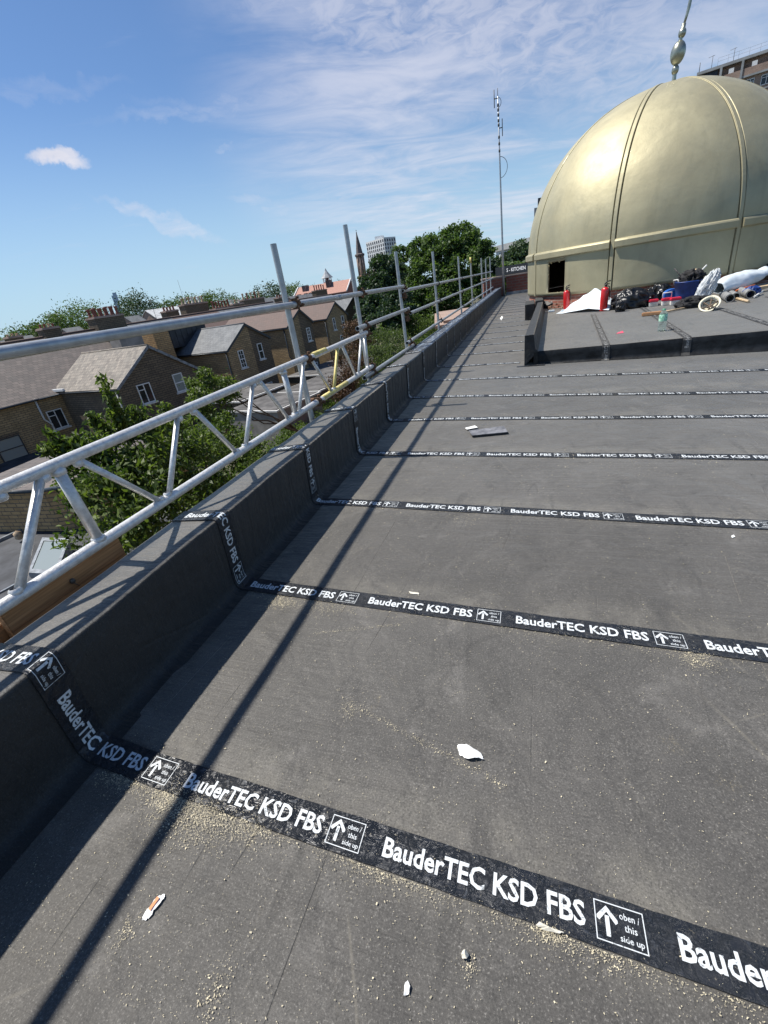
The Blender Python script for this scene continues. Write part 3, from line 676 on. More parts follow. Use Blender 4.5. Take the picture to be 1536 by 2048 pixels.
# ------------------------------------------------------------------ dome
DC = np.array([3.1907, 16.1886]); RIBS = [R_(a) for a in (-69.3, -24.6, 19.3, 64.3, 109.3, 154.3, 199.3, 244.3)]
dm = thing('dome', (DC[0], DC[1], DZ), 'large pale gold dome with raised ribs on a low brick ring', 'dome')
def dpos(th, r, z): return (DC[0]+r*math.sin(th), DC[1]-r*math.cos(th), z)
SR, SZ = 3.272, 1.53
prof = [(3.285, .505), (3.285, .575), (3.285, .80), (3.285, 1.06), (3.285, 1.315), (3.285, 1.43)]
for e in np.linspace(1.5, 87.5, 46): prof.append((SR*math.cos(R_(e)), SZ+SR*math.sin(R_(e))*.995+.10*(1-min(1, e/14))*0))
prof.append((.03, SZ+SR*.996))
OT = (R_(-57.0), R_(-45.8)); GW = [-.080, -.070, -.063, -.047, -.040, 0, .040, .047, .063, .070, .080]
def ring_angles(r, lower):
    out = []
    for j, a in enumerate(RIBS):
        k = min(1.0, r/.35)
        for g in GW: out.append((a+g*k/r, -.045*min(1, r/.6) if abs(abs(g)-.055) < .009 else (.006 if abs(g) < .041 else 0)))
        b_ = (RIBS+[RIBS[0]+2*math.pi])[j+1]; lo_, hi_ = a+.080*k/r, b_-.080*k/r
        for f in range(1, 14): out.append((lo_+(hi_-lo_)*f/14, 0))
    return out
rings = []
for r, z in prof: rings.append([(a, dpos(a, r+dr, z)) for a, dr in ring_angles(r, z < 1.5)])
nA = len(rings[0]); vs = [p for rg in rings for _, p in rg]; fs = []
for i in range(len(rings)-1):
    for k in range(nA):
        ang = rings[0][k][0]; 
        if 1 <= i <= 3 and False: continue
        fs.append((i*nA+k, i*nA+(k+1) % nA, (i+1)*nA+(k+1) % nA, (i+1)*nA+k))
ds = MB(); ds.add(vs, fs, True); shell = ds.build('dome_shell', 'gold', dm)
# cut the ragged opening out of the lower wall with bisects
bmx = bmesh.new(); bmx.from_mesh(shell.data)
def vplane(th):
    return Vector((math.cos(th), math.sin(th), 0))
cx, cy = DC-np.array(ORG[dm][:2])
for th in OT: bmesh.ops.bisect_plane(bmx, geom=bmx.verts[:]+bmx.edges[:]+bmx.faces[:], plane_co=(cx, cy, 0), plane_no=vplane(th), dist=1e-5)
for z in (.578, .82, 1.06, 1.318): bmesh.ops.bisect_plane(bmx, geom=bmx.verts[:]+bmx.edges[:]+bmx.faces[:], plane_co=(0, 0, z-DZ), plane_no=(0, 0, 1), dist=1e-5)
dead = []
for f in bmx.faces:
    c = f.calc_center_median(); th = math.atan2(c.x-cx, -(c.y-cy)); z = c.z+DZ
    if OT[0] < th < OT[1] and .578 < z < 1.318: dead.append(f)
bmesh.ops.delete(bmx, geom=dead, context='FACES'); bmx.to_mesh(shell.data); bmx.free()
for p in shell.data.polygons: p.use_smooth = True
md = shell.modifiers.new('e', 'EDGE_SPLIT'); md.split_angle = R_(38)
md = shell.modifiers.new('t', 'SOLIDIFY'); md.thickness = .05; md.offset = -1
# ragged foam edges round the opening
rag = MB()
def ragline(p0, p1, n_, amp):
    for q in range(n_):
        f = (q+random.random()*.6)/n_; th = p0[0]+(p1[0]-p0[0])*f; z = p0[1]+(p1[1]-p0[1])*f; s_ = random.uniform(.4, 1)*amp
        c = np.array(dpos(th+random.uniform(-.3, .3)*amp/3.3, 3.285-.02, z+random.uniform(-.3, .3)*amp)); d3 = [rng.normal(0, 1, 3) for _ in range(7)]
        vs_ = [c+d/np.linalg.norm(d)*s_*.5*np.array([1, 1, 1.4]) for d in d3]; bmt = bmesh.new()
        for v in vs_: bmt.verts.new(v)
        h = bmesh.ops.convex_hull(bmt, input=bmt.verts); bmt.verts.index_update()
        rag.add([v.co[:] for v in bmt.verts], [tuple(v.index for v in f_.verts) for f_ in bmt.faces]); bmt.free()
ragline((OT[0], .55), (OT[0], 1.32), 16, .045); ragline((OT[1]+.006, .56), (OT[1]+.006, 1.33), 16, .05); ragline((OT[0], 1.325), (OT[1], 1.325), 12, .06); ragline((OT[0], .57), (OT[1], .57), 12, .04)
tag(rag.build('opening_edge', 'foam', dm), 'ragged torn edge round the square opening in the dome')
# the cornice band between the ribs
bd = MB()
for j, a in enumerate(RIBS):
    b_ = (RIBS+[RIBS[0]+2*math.pi])[j+1]; lo_, hi_ = a+.058/3.3, b_-.058/3.3; n_ = 26
    sec = [(3.27, 1.40), (3.335, 1.415), (3.350, 1.43), (3.352, 1.545), (3.335, 1.575), (3.30, 1.590), (3.262, 1.60)]; k = len(sec); 
    vs = [dpos(lo_+(hi_-lo_)*q/n_, r, z) for q in range(n_+1) for r, z in sec]
    m_ = MB(); m_.add(vs, [(q*k+i, (q+1)*k+i, (q+1)*k+i+1, q*k+i+1) for q in range(n_) for i in range(k-1)], False)
    m_.f.append(tuple(range(k))); m_.f.append(tuple(n_*k+i for i in range(k))); m_.sm += [False, False]; m_.build('band', 'gold', dm)
# ribs
for j, a in enumerate(RIBS):
    m_ = MB(); k = 6; rows_ = []
    for r, z in prof:
        if r < .25: continue
        hw = .040*min(1, r/.35)
        nzv = ((r/SR if z > 1.53 else 1), max(0, (z-SZ)/SR))
        for g, l in ((-hw-.002, -.01), (-hw, .010), (-hw+.006, .014), (hw-.006, .014), (hw, .010), (hw+.002, -.01)):
            p = np.array(dpos(a+g/r, r+l*nzv[0], z+l*nzv[1])); rows_.append(p)
    nr = len(rows_)//k; m_.add(rows_, [(q*k+i, q*k+i+1, (q+1)*k+i+1, (q+1)*k+i) for q in range(nr-1) for i in range(k-1)], False); m_.build('rib', 'gold', dm)
br = MB(); rings_ = [(3.22, DZ-.02), (3.22, .50), (3.30, .506)]
for r0, r1, z0, z1 in ((3.235, 3.0, DZ-.02, .503),):
    th = [2*math.pi*q/96 for q in range(96)]; n_ = 96
    vs = [dpos(a, r, z) for r, z in ((r0, z0), (r0, z1), (r1, z1)) for a in th]; br.add(vs, [(i*n_+q, i*n_+(q+1) % n_, (i+1)*n_+(q+1) % n_, (i+1)*n_+q) for i in range(2) for q in range(n_)], False)
bo = br.build('brick_ring', 'base_brick', dm)
uvl = bo.data.uv_layers[0]                                        # bricks follow the ring
for p in bo.data.polygons:
    for li in p.loop_indices:
        co = bo.data.vertices[bo.data.loops[li].vertex_index].co; th = math.atan2(co.x-cx, -(co.y-cy))
        c_ = p.center; tc_ = math.atan2(c_.x-cx, -(c_.y-cy))
        if th-tc_ > math.pi: th -= 2*math.pi
        if th-tc_ < -math.pi: th += 2*math.pi
        uvl.data[li].uv = (th*3.2, co.z+DZ)
# finial
f0 = atD(1348, 158, 16.45); f0[2] -= .12; pts_px = [(1348, 158), (1350.5, 140), (1356, 106), (1362, 75), (1364.5, 66), (1368, 47)]
P_ = [atD(x, y, 16.45) for x, y in pts_px]
fn = MB(); fn.tube([f0]+P_, [.05, .045, .042, .042, .042, .042, .045], 14); 
def egg(c, ax, r, L):
    M = Vector(ax).normalized().to_track_quat('Z', 'Y').to_matrix().to_4x4(); m_ = MB()
    m_.lathe([(r*math.sin(a), -L*math.cos(a)) for a in np.linspace(.02, math.pi-.02, 14)], 20, loc=c, M=M); return m_
fo = fn.build('finial', 'finial_metal', dm)
axv = P_[4]-P_[0]; 
egg(P_[1], axv, .078, .10).build('ball', 'finial_metal', fo); egg(P_[2], axv, .160, .225).build('ball', 'finial_metal', fo); egg(P_[4], axv, .082, .10).build('ball', 'finial_metal', fo)
bl = MB(); cpx = [(1367, 52), (1373, 32), (1378, 14), (1382, -6), (1381, -30)]; q = [atD(x, y, 16.45) for x, y in cpx]
bl.tube(q, [.022, .03, .036, .034, .02], 10); tag(bl.build('crescent', 'finial_metal', fo), 'curved blade seen edge on at the tip')

# ------------------------------------------------------------------ mast and end wall
mt = thing('antenna_mast', tuple(onroof(1008, 592)), 'tall thin antenna mast with aerials standing at the far end of the roof', 'mast')
mb0 = atD(1008, 589, 27.2); mtop = atD(995, 176, 27.2)
def mlerp(px_y): f = (589-px_y)/(589-176); return mb0+(mtop-mb0)*f
mm = MB(); mm.tube([mb0-np.array([0, 0, .1]), mlerp(470), mlerp(300), mlerp(190)], [.065, .05, .035, .022], 10); mm.build('pole', 'galv', mt)
mm = MB(); mm.tube([mlerp(190), mtop], .012, 8); mm.build('top_rod', 'steel_dark', mt)
for py, sx_ in ((193, -1), (246, 1)):
    c = mlerp(py)+np.array([.16*sx_, 0, 0]); mm = MB(); mm.tube([c+np.array([0, 0, -.32]), c+np.array([0, 0, .32])], .018, 8); mm.tube([c, mlerp(py)], .02, 8); mm.build('aerial', 'steel_dark', mt)
mm = MB()
for py in (205, 213, 222, 232, 240, 262, 274, 287): mm.lathe([(.02, -.06), (.042, -.05), (.042, .05), (.02, .06)], 10, loc=mlerp(py))
mm.build('clamp', 'steel_dark', mt)
c = mlerp(298); mm = MB(); mm.tube([c+np.array([.35*math.sin(a), 0, -.42*(1-math.cos(a))]) for a in np.linspace(0, math.pi, 12)], .012, 6, cap=False)
c = mlerp(192); mm.tube([c+np.array([.14*math.sin(a), 0, -.18*(1-math.cos(a))]) for a in np.linspace(0, math.pi, 10)], .012, 6, cap=False); mm.build('cable', 'steel_dark', mt)
ew = thing('end_wall', (0, 28, 0), 'low red brick wall closing the far end of the roof', 'wall')
eb = MB(); eb.box((-1.28, 27.9, -.2), (4, 28.15, .93)); eb.build('brickwork', 'red_brick', ew)
eb = MB(); eb.box((-1.33, 27.86, .93), (4, 28.2, .985)); eb.build('coping', 'stone', ew); eb = MB(); eb.box((-1.30, 27.80, .0), (4, 27.9, .16)); eb.build('upstand', 'lead', ew)
pw = thing('side_wall', (-2, 27, -1), 'angled red brick wall beside the foot of the antenna mast', 'wall')
a_, b_ = atD(985, 560, 27.0), atD(1001, 550, 28.0); eb = MB()
eb.prism([(-2.35, 26.4), (-1.42, 27.85), (-1.42, 28.1), (-2.6, 28.1)], -6.8, .93); eb.build('brickwork', 'red_brick', pw)
eb = MB(); eb.prism([(-2.39, 26.3), (-1.40, 27.82), (-1.40, 28.13), (-2.65, 28.13)], .93, 1.0); eb.build('coping', 'stone', pw)
ob = thing('brick_outbuilding', (-5, 26, GZ), 'low red brick outbuilding with a tiled roof beyond the scaffold', 'outbuilding')
c1, c2 = atD(908, 615, 24), atD(975, 590, 30); eb = MB()
eb.prism([(c1[0]-.6, c1[1]-1.0), (-2.0, 24), (-2.0, 31), (c1[0]-2.2, 31)], GZ, -.75); eb.build('brickwork', 'red_brick', ob)
eb = MB(); eb.prism([(c1[0]-.8, c1[1]-1.2), (-1.95, 23.8), (-1.95, 31.1), (c1[0]-2.4, 31.2)], -.75, -.62); eb.prism([(c1[0]-.5, c1[1]-.4), (-2.2, 24.6), (-2.2, 30.5), (c1[0]-2, 30.5)], -.62, -.50)
eb.build('roof', 'brown_brick', ob)

# ------------------------------------------------------------------ helpers for the town
from mathutils import noise as mn
def tthing(name, t, a, z, label, cat, group=None):
    o = thing(name, tuple(tworld(t, a, z)), label, cat, group, T_ANG); ORG[o] = (t, a, z); return o
def gable(parent, t0, t1, a0, a1, ez0, at_, az_, wall, roof, gz=GZ, ez1=None, over=.12):
    ez1 = ez0 if ez1 is None else ez1
    wl = MB(); P5 = [(t0, gz), (t1, gz), (t1, ez1), (at_, az_), (t0, ez0)]
    wl.add([(t, a0, z) for t, z in P5]+[(t, a1, z) for t, z in P5], [(0, 1, 2, 3, 4), (9, 8, 7, 6, 5)]+[(i, (i+1) % 5, 5+(i+1) % 5, 5+i) for i in range(5)])
    w_ = wl.build('wall', wall, parent)
    for (ta, za) in ((t0, ez0), (t1, ez1)):
        d = np.array([ta-at_, za-az_]); L = np.linalg.norm(d); d /= L; nn_ = np.array([-d[1], d[0]]); nn_ = nn_ if nn_[1] > 0 else -nn_
        e = np.array([at_, az_])+d*(L+.18); q = [np.array([at_, az_])+nn_*.012, e+nn_*.012, e+nn_*.09, np.array([at_, az_])+nn_*.09]
        rf = MB(); rf.add([(x, a0-over, z) for x, z in q]+[(x, a1, z) for x, z in q], [(0, 1, 2, 3), (7, 6, 5, 4)]+[(i, (i+1) % 4, 4+(i+1) % 4, 4+i) for i in range(4)]); ro = rf.build('roof', roof, parent)
        ve = MB(); ve.add([(x, a0-over-.02, z-.10) for x, z in (q[0], q[1])]+[(x, a0-over-.02, z+.01) for x, z in (q[2], q[3])]+[(x, a0-over-.004, z-.10) for x, z in (q[0], q[1])]+[(x, a0-over-.004, z+.01) for x, z in (q[2], q[3])],
                          [(0, 1, 2, 3), (7, 6, 5, 4), (0, 4, 5, 1), (3, 2, 6, 7)]); ve.build('verge', 'dark_frame' if roof != 'old_tile' else 'lead', ro)
        gt = MB(); gt.tube([(e[0]+.03*np.sign(d[0]), a0-over, e[1]-.02), (e[0]+.03*np.sign(d[0]), a1, e[1]-.02)], .05, 8); gt.build('gutter', 'dark_frame', ro)
    rd_ = MB(); rd_.tube([(at_, a0-over, az_+.09), (at_, a1, az_+.09)], .07, 8); rd_.build('ridge', 'old_tile' if roof == 'old_tile' else roof, parent)
    return w_
def win(parent, t0, t1, z0, z1, a, frame='white_frame', kind='sash', pane='pane', side=False, lintel=None):
    """a window on a wall facing us (plane a) or, with side=True, on a wall facing along the terrace (plane t)"""
    def bx(m, u0, u1, v0, v1, d0, d1):
        if side: m.box((a-d1, u0, v0), (a-d0, u1, v1))
        else: m.box((u0, a-d1, v0), (u1, a-d0, v1))
    f = MB(); b_ = .06
    bx(f, t0, t1, z0, z0+b_, .0, .055); bx(f, t0, t1, z1-b_, z1, .0, .055); bx(f, t0, t0+b_, z0+b_, z1-b_, .0, .055); bx(f, t1-b_, t1, z0+b_, z1-b_, .0, .055)
    zm = (z0+z1)/2; tm_ = (t0+t1)/2
    if kind == 'sash': bx(f, t0+b_, t1-b_, zm-.03, zm+.03, .0, .05)
    if kind == 'casement': bx(f, tm_-.03, tm_+.03, z0+b_, z1-b_, .0, .05); bx(f, t0+b_, tm_-.03, z1-.38, z1-.33, .0, .05)
    if kind == 'bars':
        bx(f, t0+b_, t1-b_, zm-.03, zm+.03, .0, .05); bx(f, tm_-.015, tm_+.015, z0+b_, zm-.03, .0, .04); bx(f, tm_-.015, tm_+.015, zm+.03, z1-b_, .0, .04)
        for q in (.25, .75): bx(f, t0+b_, t1-b_, z0+(z1-z0)*q-.015, z0+(z1-z0)*q+.015, .0, .042)
    fo_ = f.build('window', frame, parent)
    p = MB(); bx(p, t0+.02, t1-.02, z0+.02, z1-.02, .0, .018); p.build('pane', pane, fo_)
    s_ = MB(); bx(s_, t0-.1, t1+.1, z0-.11, z0-.002, .0, .13); s_.build('sill', 'sill', fo_)
    if lintel: l_ = MB(); bx(l_, t0-.08, t1+.08, z1+.002, z1+.20, .0, .012); l_.build('lintel', lintel, fo_)
    return fo_
def pipe(parent, pts, r=.05, mat='dark_frame'):
    m_ = MB(); m_.tube(pts, r, 8); m_.build('downpipe', mat, parent)
def main_house(name, t0, t1, label, roof, wall='stock_brick', ez=-1.74, rzz=1.75, a0=35, am=42, a1=49):
    h = tthing(name, (t0+t1)/2, a0, GZ, label, 'house', 'terraced houses backing on to the gardens')
    wl = MB(); P5 = [(a0, GZ), (a1, GZ), (a1, ez), (am, rzz-.12), (a0, ez)]
    wl.add([(t0, a, z) for a, z in P5]+[(t1, a, z) for a, z in P5], [(0, 1, 2, 3, 4), (9, 8, 7, 6, 5)]+[(i, (i+1) % 5, 5+(i+1) % 5, 5+i) for i in range(5)]); wl.build('wall', wall, h)
    for s_, a_e in ((-1, a0), (1, a1)):
        d = np.array([a_e-am, ez-rzz]); L = np.linalg.norm(d); d /= L; e = np.array([am, rzz])+d*(L+.2)
        rf = MB(); q = [(am, rzz), tuple(e), (e[0], e[1]-.10), (am, rzz-.1)]
        rf.add([(t0, a, z) for a, z in q]+[(t1-.004, a, z) for a, z in q], [(0, 1, 2, 3), (7, 6, 5, 4)]+[(i, (i+1) % 4, 4+(i+1) % 4, 4+i) for i in range(4)]); ro = rf.build('roof', roof, h)
        gt = MB(); gt.tube([(t0, e[0]+.05*s_, e[1]-.07), (t1-.01, e[0]+.05*s_, e[1]-.07)], .055, 8); gt.build('gutter', 'dark_frame', ro)
    rd_ = MB(); rd_.tube([(t0, am, rzz+.01), (t1-.01, am, rzz+.01)], .10, 8); rd_.build('ridge', 'red_tile', h)
    return h

H1 = main_house('terraced_house', 3, 14.8, 'leftmost brick house with big tiled roof slope and a dark framed sash window', 'clay_tile')
q = [atA(*p, 34.98) for p in ((16, 925), (57, 909), (39, 868))]; t1_, tw = q[1][0], 1.25
win(H1, t1_-1.45, t1_+.05, (q[0][2]+q[1][2])/2, q[2][2], 35, 'dark_frame', 'sash', 'pane_pale', lintel='dark_brick')
q = [atA(*p, 34.98) for p in ((112, 860), (138, 850), (100, 822), (122, 815))]
win(H1, q[0][0]-.1, q[1][0], (q[0][2]+q[1][2])/2, (q[2][2]+q[3][2])/2, 35, 'white_frame', 'casement')
lt = MB(); lt.add([(6, 31.5, -5.7), (15.5, 31.5, -5.7), (15.5, 35, -5.0), (6, 35, -5.0), (6, 31.5, -5.8), (15.5, 31.5, -5.8), (15.5, 35, -5.1), (6, 35, -5.1)], [(0, 1, 2, 3), (7, 6, 5, 4), (0, 4, 5, 1), (1, 5, 6, 2), (3, 2, 6, 7), (0, 3, 7, 4)]); lt.build('lean_to_roof', 'slate_flat', H1)
pipe(H1, [(14.6, 34.9, -1.8), (14.6, 34.9, -3.2), (14.9, 34.9, -3.6), (14.9, 34.9, -6)], .06, 'sill')

H2 = main_house('terraced_house', 14.8, 24.6, 'brick house whose rear wing has a dark gable with two white windows', 'clay_tile')
gable(H2, 16.30, 22.30, 28, 35.6, -1.72, 19.15, .20, 'dark_brick', 'old_tile', ez1=-1.82)
for (bl, tr, k) in (((288, 809), (297, 764), 'casement'), ((357, 785), (362, 745), 'sash')):
    b_, u_ = atA(*bl, 28), atA(*tr, 28)
    if k == 'casement': win(H2, 17.42, 18.38, -3.08, -1.86, 28, 'white_frame', k)
    else: win(H2, 20.18, 20.95, -3.0, -1.80, 28, 'white_frame', k, 'pane_pale', lintel='dark_brick')
win(H2, 20.9, 21.9, -6.3, -4.6, 28, 'white_frame', 'casement')
pipe(H2, [(16.22, 28.3, -1.8), (16.22, 28.3, -4.4)], .05, 'sill')
vl = MB(); vl.box((16.05, 34.0, -1.7), (16.2, 35.5, -1.55)); vl.build('valley_lead', 'white_concrete', H2)
st = MB(); qa, qb = atA(234, 668, 33), atA(271, 664, 33); st.box((qa[0]-.25, 32.6, -.8), (qb[0]+.1, 33.8, 1.55)); st.build('chimney', 'render_wall', H2)
dq = [atA(*p, 33.6) for p in [(318, 700), (395, 640), (318, 655)]]
dmr = tthing('loft_dormer', 26, 34, -1, 'dark clad box dormer with a white fitting on the brick house roof', 'dormer')
m_ = MB(); m_.box((23.9, 33.4, -.55), (28.9, 40, 1.22)); m_.build('box', 'dark_cladding', dmr)
m_ = MB()
for q in range(9): m_.box((24.1+q*.55, 33.37, -.5), (24.16+q*.55, 33.399, 1.1))
m_.build('cladding_rib', 'dark_cladding', dmr); m_ = MB(); m_.box((23.8, 33.3, 1.22), (29.0, 40, 1.30)); m_.build('flat_roof', 'lead', dmr)
m_ = MB(); c_ = atA(398, 671, 33.3); m_.lathe([(.01, -.12), (.10, -.08), (.06, .04), (.02, .16)], 10, loc=tuple(c_)); m_.build('vent', 'white_plastic', dmr)
m_ = MB(); m_.box((23.2, 32.7, -1.85), (24.6, 35.5, 1.1)); tag(m_.build('party_wall', 'tan_brick', H2), 'pale rebuilt brick party wall')

H3 = main_house('terraced_house', 24.6, 32.4, 'brick house with a slate roofed rear wing and two toned gable', 'slate_tile')
gable(H3, 25.62, 30.38, 28, 35.6, -1.15, 27.96, .36, 'stock_brick', 'slate_tile', ez1=-.95)
sb = MB(); sb.add([(28.3, 27.985, GZ), (30.375, 27.985, GZ), (30.375, 27.985, -.97), (28.3, 27.985, .18)], [(0, 1, 2, 3)]); tag(sb.build('dark_facing', 'dark_brick', H3), 'darker right half of the gable')  # right half of the gable in a darker brick colour
win(H3, 26.55, 27.12, -2.7, -1.38, 28, 'white_frame', 'bars', lintel='tan_brick'); win(H3, 28.78, 29.33, -2.45, -1.22, 27.98, 'white_frame', 'sash'); win(H3, 28.75, 29.45, -5.3, -4.4, 27.98, 'white_frame', 'sash', 'pane_pale')
pipe(H3, [(25.56, 28.2, -1.2), (25.56, 28.2, -5.4)], .055)
H4 = main_house('terraced_house', 32.4, 38.5, 'brick house with a brown tiled rear wing, its gable behind the first post', 'red_tile')
gable(H4, 33.05, 36.7, 28, 36.8, -.50, 35.1, .68, 'stock_brick', 'red_tile', ez1=-.48)
sb = MB(); sb.add([(34.9, 27.985, GZ), (36.69, 27.985, GZ), (36.69, 27.985, -.50), (35.1, 27.985, .63), (34.9, 27.985, .50)], [(0, 1, 2, 3, 4)]); sb.build('dark_facing', 'dark_brick', H4)  # this gable has a darker right half too
win(H4, 35.62, 36.15, -2.1, -.95, 27.98, 'white_frame', 'bars'); win(H4, 35.7, 36.3, -5.2, -4.1, 27.98, 'white_frame', 'sash')
pipe(H4, [(32.99, 28.4, -.6), (32.99, 28.4, -3.0), (32.99, 28.1, -3.4), (32.99, 28.1, -6)], .05)
H5 = main_house('terraced_house', 38.5, 48.0, 'brick house with a red tiled rear wing between the first two posts', 'slate_tile')
gable(H5, 39.2, 42.85, 28, 35.6, -.52, 41.0, .72, 'stock_brick', 'red_tile')
win(H5, 40.15, 40.55, -1.75, -.62, 28, 'white_frame', 'sash'); win(H5, 41.75, 42.2, -1.7, -.60, 28, 'white_frame', 'sash'); win(H5, 41.0, 41.4, -3.4, -2.4, 28, 'white_frame', 'sash')
pipe(H5, [(39.14, 28.2, -.6), (39.14, 28.2, -6)], .05)
H6 = main_house('terraced_house', 48.0, 61, 'farthest brick house of the terrace, slate roof and white downpipe', 'slate_tile', 'dark_brick', ez=-1.15, rzz=1.55)
gable(H6, 49.5, 56.2, 33, 37, -1.0, 52.5, .75, 'dark_brick', 'slate_tile')
win(H6, 52.0, 52.9, -3.2, -1.5, 33, 'white_frame', 'sash'); pipe(H6, [(56.3, 32.8, -1.1), (56.3, 32.8, -5)], .08, 'white_frame'); pipe(H6, [(48.6, 34.8, -1.2), (48.6, 34.8, -5)], .08, 'white_frame')

AG = 'rooftop aerials on the terrace'
for px_, py_, a_, lb in ((213, 612, 42, 'thin aerial beside the broad red potted stack'), (355, 560, 60, 'tall thin whip aerial rising above the far trees'), (300, 600, 42, 'small aerial above the white roof'), (470, 585, 42, 'small aerial above the pots left of the first post'), (610, 572, 60, 'thin aerial above the dark roofs right of the first post')):
    q = atA(px_, py_, a_); ao = tthing('tv_aerial', q[0], a_, 1.4, lb, 'aerial', AG); m_ = MB(); m_.tube([(q[0], a_, 1.4), (q[0], a_, q[2])], .018, 6); m_.build('mast', 'steel_dark', ao)
    if a_ == 42:
        m_ = MB(); m_.tube([(q[0]-.4, a_, q[2]-.05), (q[0]+.4, a_, q[2]-.05)], .014, 6)
        for k in range(6): m_.tube([(q[0]-.35+k*.14, a_-.18, q[2]-.05), (q[0]-.35+k*.14, a_+.18, q[2]-.05)], .008, 5)
        m_.build('boom', 'steel_dark', ao)
rwm = MB(); q = atA(52, 745, 37.6)
for (t_, z_) in ((9.0, 0), (12.2, 0)):
    m_ = MB(); a0_ = 38.0; zz_ = -1.74+(a0_-35)*.5; m_.add([(t_, a0_, zz_+.10), (t_+.8, a0_, zz_+.10), (t_+.8, a0_+1.1, zz_+.65), (t_, a0_+1.1, zz_+.65), (t_, a0_, zz_-.02), (t_+.8, a0_, zz_-.02), (t_+.8, a0_+1.1, zz_+.5), (t_, a0_+1.1, zz_+.5)], [(0, 1, 2, 3), (7, 6, 5, 4), (0, 4, 5, 1), (1, 5, 6, 2), (2, 6, 7, 3), (3, 7, 4, 0)]); m_.build('roof_light', 'lead', H1)

# chimney stacks of the terrace and the one behind it
CHG = 'chimney stacks along the roofs'
def chimney(xl, xr, yb, yt, a, n_, pot, label, rows=1, wall='dark_brick', depth=1.0, ptop=None, base=None):
    l, r = atA(xl, yb, a), atA(xr, yb, a); top = atA((xl+xr)/2, yt, a)[2]; t0, t1 = sorted((l[0], r[0])); ph = .42*(top-(l[2]+r[2])/2) if ptop is None else ptop*.8; top -= .12
    zb = base if base is not None else .2; sh = top-ph
    o = tthing('chimney_stack', (t0+t1)/2, a, zb, label, 'chimney', CHG)
    m_ = MB(); m_.box((t0, a-depth/2, zb), (t1, a+depth/2, sh-.16)); m_.build('stack', wall, o)
    m_ = MB(); m_.box((t0-.07, a-depth/2-.07, sh-.16), (t1+.07, a+depth/2+.07, sh-.07)); m_.box((t0-.02, a-depth/2-.02, sh-.07), (t1+.02, a+depth/2+.02, sh)); m_.build('cap', 'stone', o)
    for k in range(n_):
        for rr in range(rows):
            t = t0+(t1-t0)*(k+.5)/n_; aa = a+(rr-(rows-1)/2)*depth*.5; hh = ph*random.uniform(.85, 1.05); r0 = min(.14, (t1-t0)/n_*.32)
            m_ = MB(); m_.lathe([(r0*1.05, -.01), (r0*1.1, hh*.1), (r0*.8, hh*.18), (r0*.78, hh*.78), (r0*1.05, hh*.84), (r0*1.0, hh), (r0*.7, hh), (r0*.6, hh*.6)], 12, loc=(t, aa, sh)); m_.build('pot', pot[(k+rr) % len(pot)] if isinstance(pot, (list, tuple)) else pot, o)
    return o
chimney(186, 246, 652, 610, 42, 5, 'pot_red', 'broad dark brick chimney stack with two rows of dark red pots', 2, depth=1.3)
chimney(80, 115, 662, 643, 42, 4, ('pot_red', 'pot_red', 'pot_tan'), 'dark chimney stack with a small row of pots in front of the left trees')
chimney(328, 354, 630, 610, 50, 4, 'pot_red', 'small dark stack against the bright white roof', base=0)
chimney(366, 414, 622, 590, 46, 7, ('pot_tan', 'pot_white'), 'wide dark stack carrying seven pale buff pots', base=0)
chimney(424, 461, 615, 598, 44, 6, 'pot_red', 'low stack with a tight cluster of tall dark red pots', ptop=.95, base=0)
chimney(486, 527, 612, 582, 50, 5, ('pot_tan', 'pot_red'), 'dark stack with tan pots left of the first scaffold post', base=0)
chimney(462, 484, 616, 596, 46, 3, ('pot_white', 'pot_tan'), 'narrow dark stack between the red pots and the tan pots', base=0)
chimney(553, 572, 600, 587, 52, 4, 'pot_red', 'small stack of short pots just behind the first scaffold post', base=0)
chimney(629, 652, 592, 568, 60, 5, 'pot_red', 'stack with five slim red pots before the orange tiled school', base=0)
chimney(12, 42, 676, 664, 50, 3, 'pot_tan', 'low dark stack at the far left below the trees', base=0)

# the street behind: smaller gabled roofs showing over the ridge
def backroof(xl, xr, y, a, drop, roof, label, wall='brown_brick'):
    l, r = atA(xl, y, a), atA(xr, y, a); t0, t1 = l[0], r[0]; zt = (l[2]+r[2])/2
    o = tthing('house', (t0+t1)/2, a, GZ, label, 'house', 'house roofs showing beyond the terrace')
    wl = MB(); P5 = [(a-drop*1.6, GZ), (a+drop*1.6, GZ), (a+drop*1.6, zt-drop), (a, zt-.1), (a-drop*1.6, zt-drop)]
    wl.add([(t0, p, z) for p, z in P5]+[(t1, p, z) for p, z in P5], [(0, 1, 2, 3, 4), (9, 8, 7, 6, 5)]+[(i, (i+1) % 5, 5+(i+1) % 5, 5+i) for i in range(5)]); wl.build('wall', wall, o)
    for s_ in (-1, 1):
        rf = MB(); q = [(a, zt), (a+s_*(drop*1.6+.2), zt-drop-.12), (a+s_*(drop*1.6+.2), zt-drop-.2), (a, zt-.08)]
        rf.add([(t0-.1, p, z) for p, z in q]+[(t1+.1, p, z) for p, z in q], [(0, 1, 2, 3), (7, 6, 5, 4)]+[(i, (i+1) % 4, 4+(i+1) % 4, 4+i) for i in range(4)]); rf.build('roof', roof, o)
    return o
backroof(0, 22, 680, 60, 3, 'slate_tile', 'slate roof at the far left edge below the trees')
backroof(33, 62, 672, 60, 3, 'slate_tile', 'pale slate roof second from the left edge')
backroof(124, 158, 655, 62, 3, 'slate_tile', 'pale slate roof between two dark chimney stacks')
backroof(249, 277, 632, 62, 3, 'slate_tile', 'small pale slate roof right of the big dark stack')
plain('white_roof', (.62, .62, .60), .6, 0, .2, 2); MATS['white_roof_m'] = MATS['white_roof']
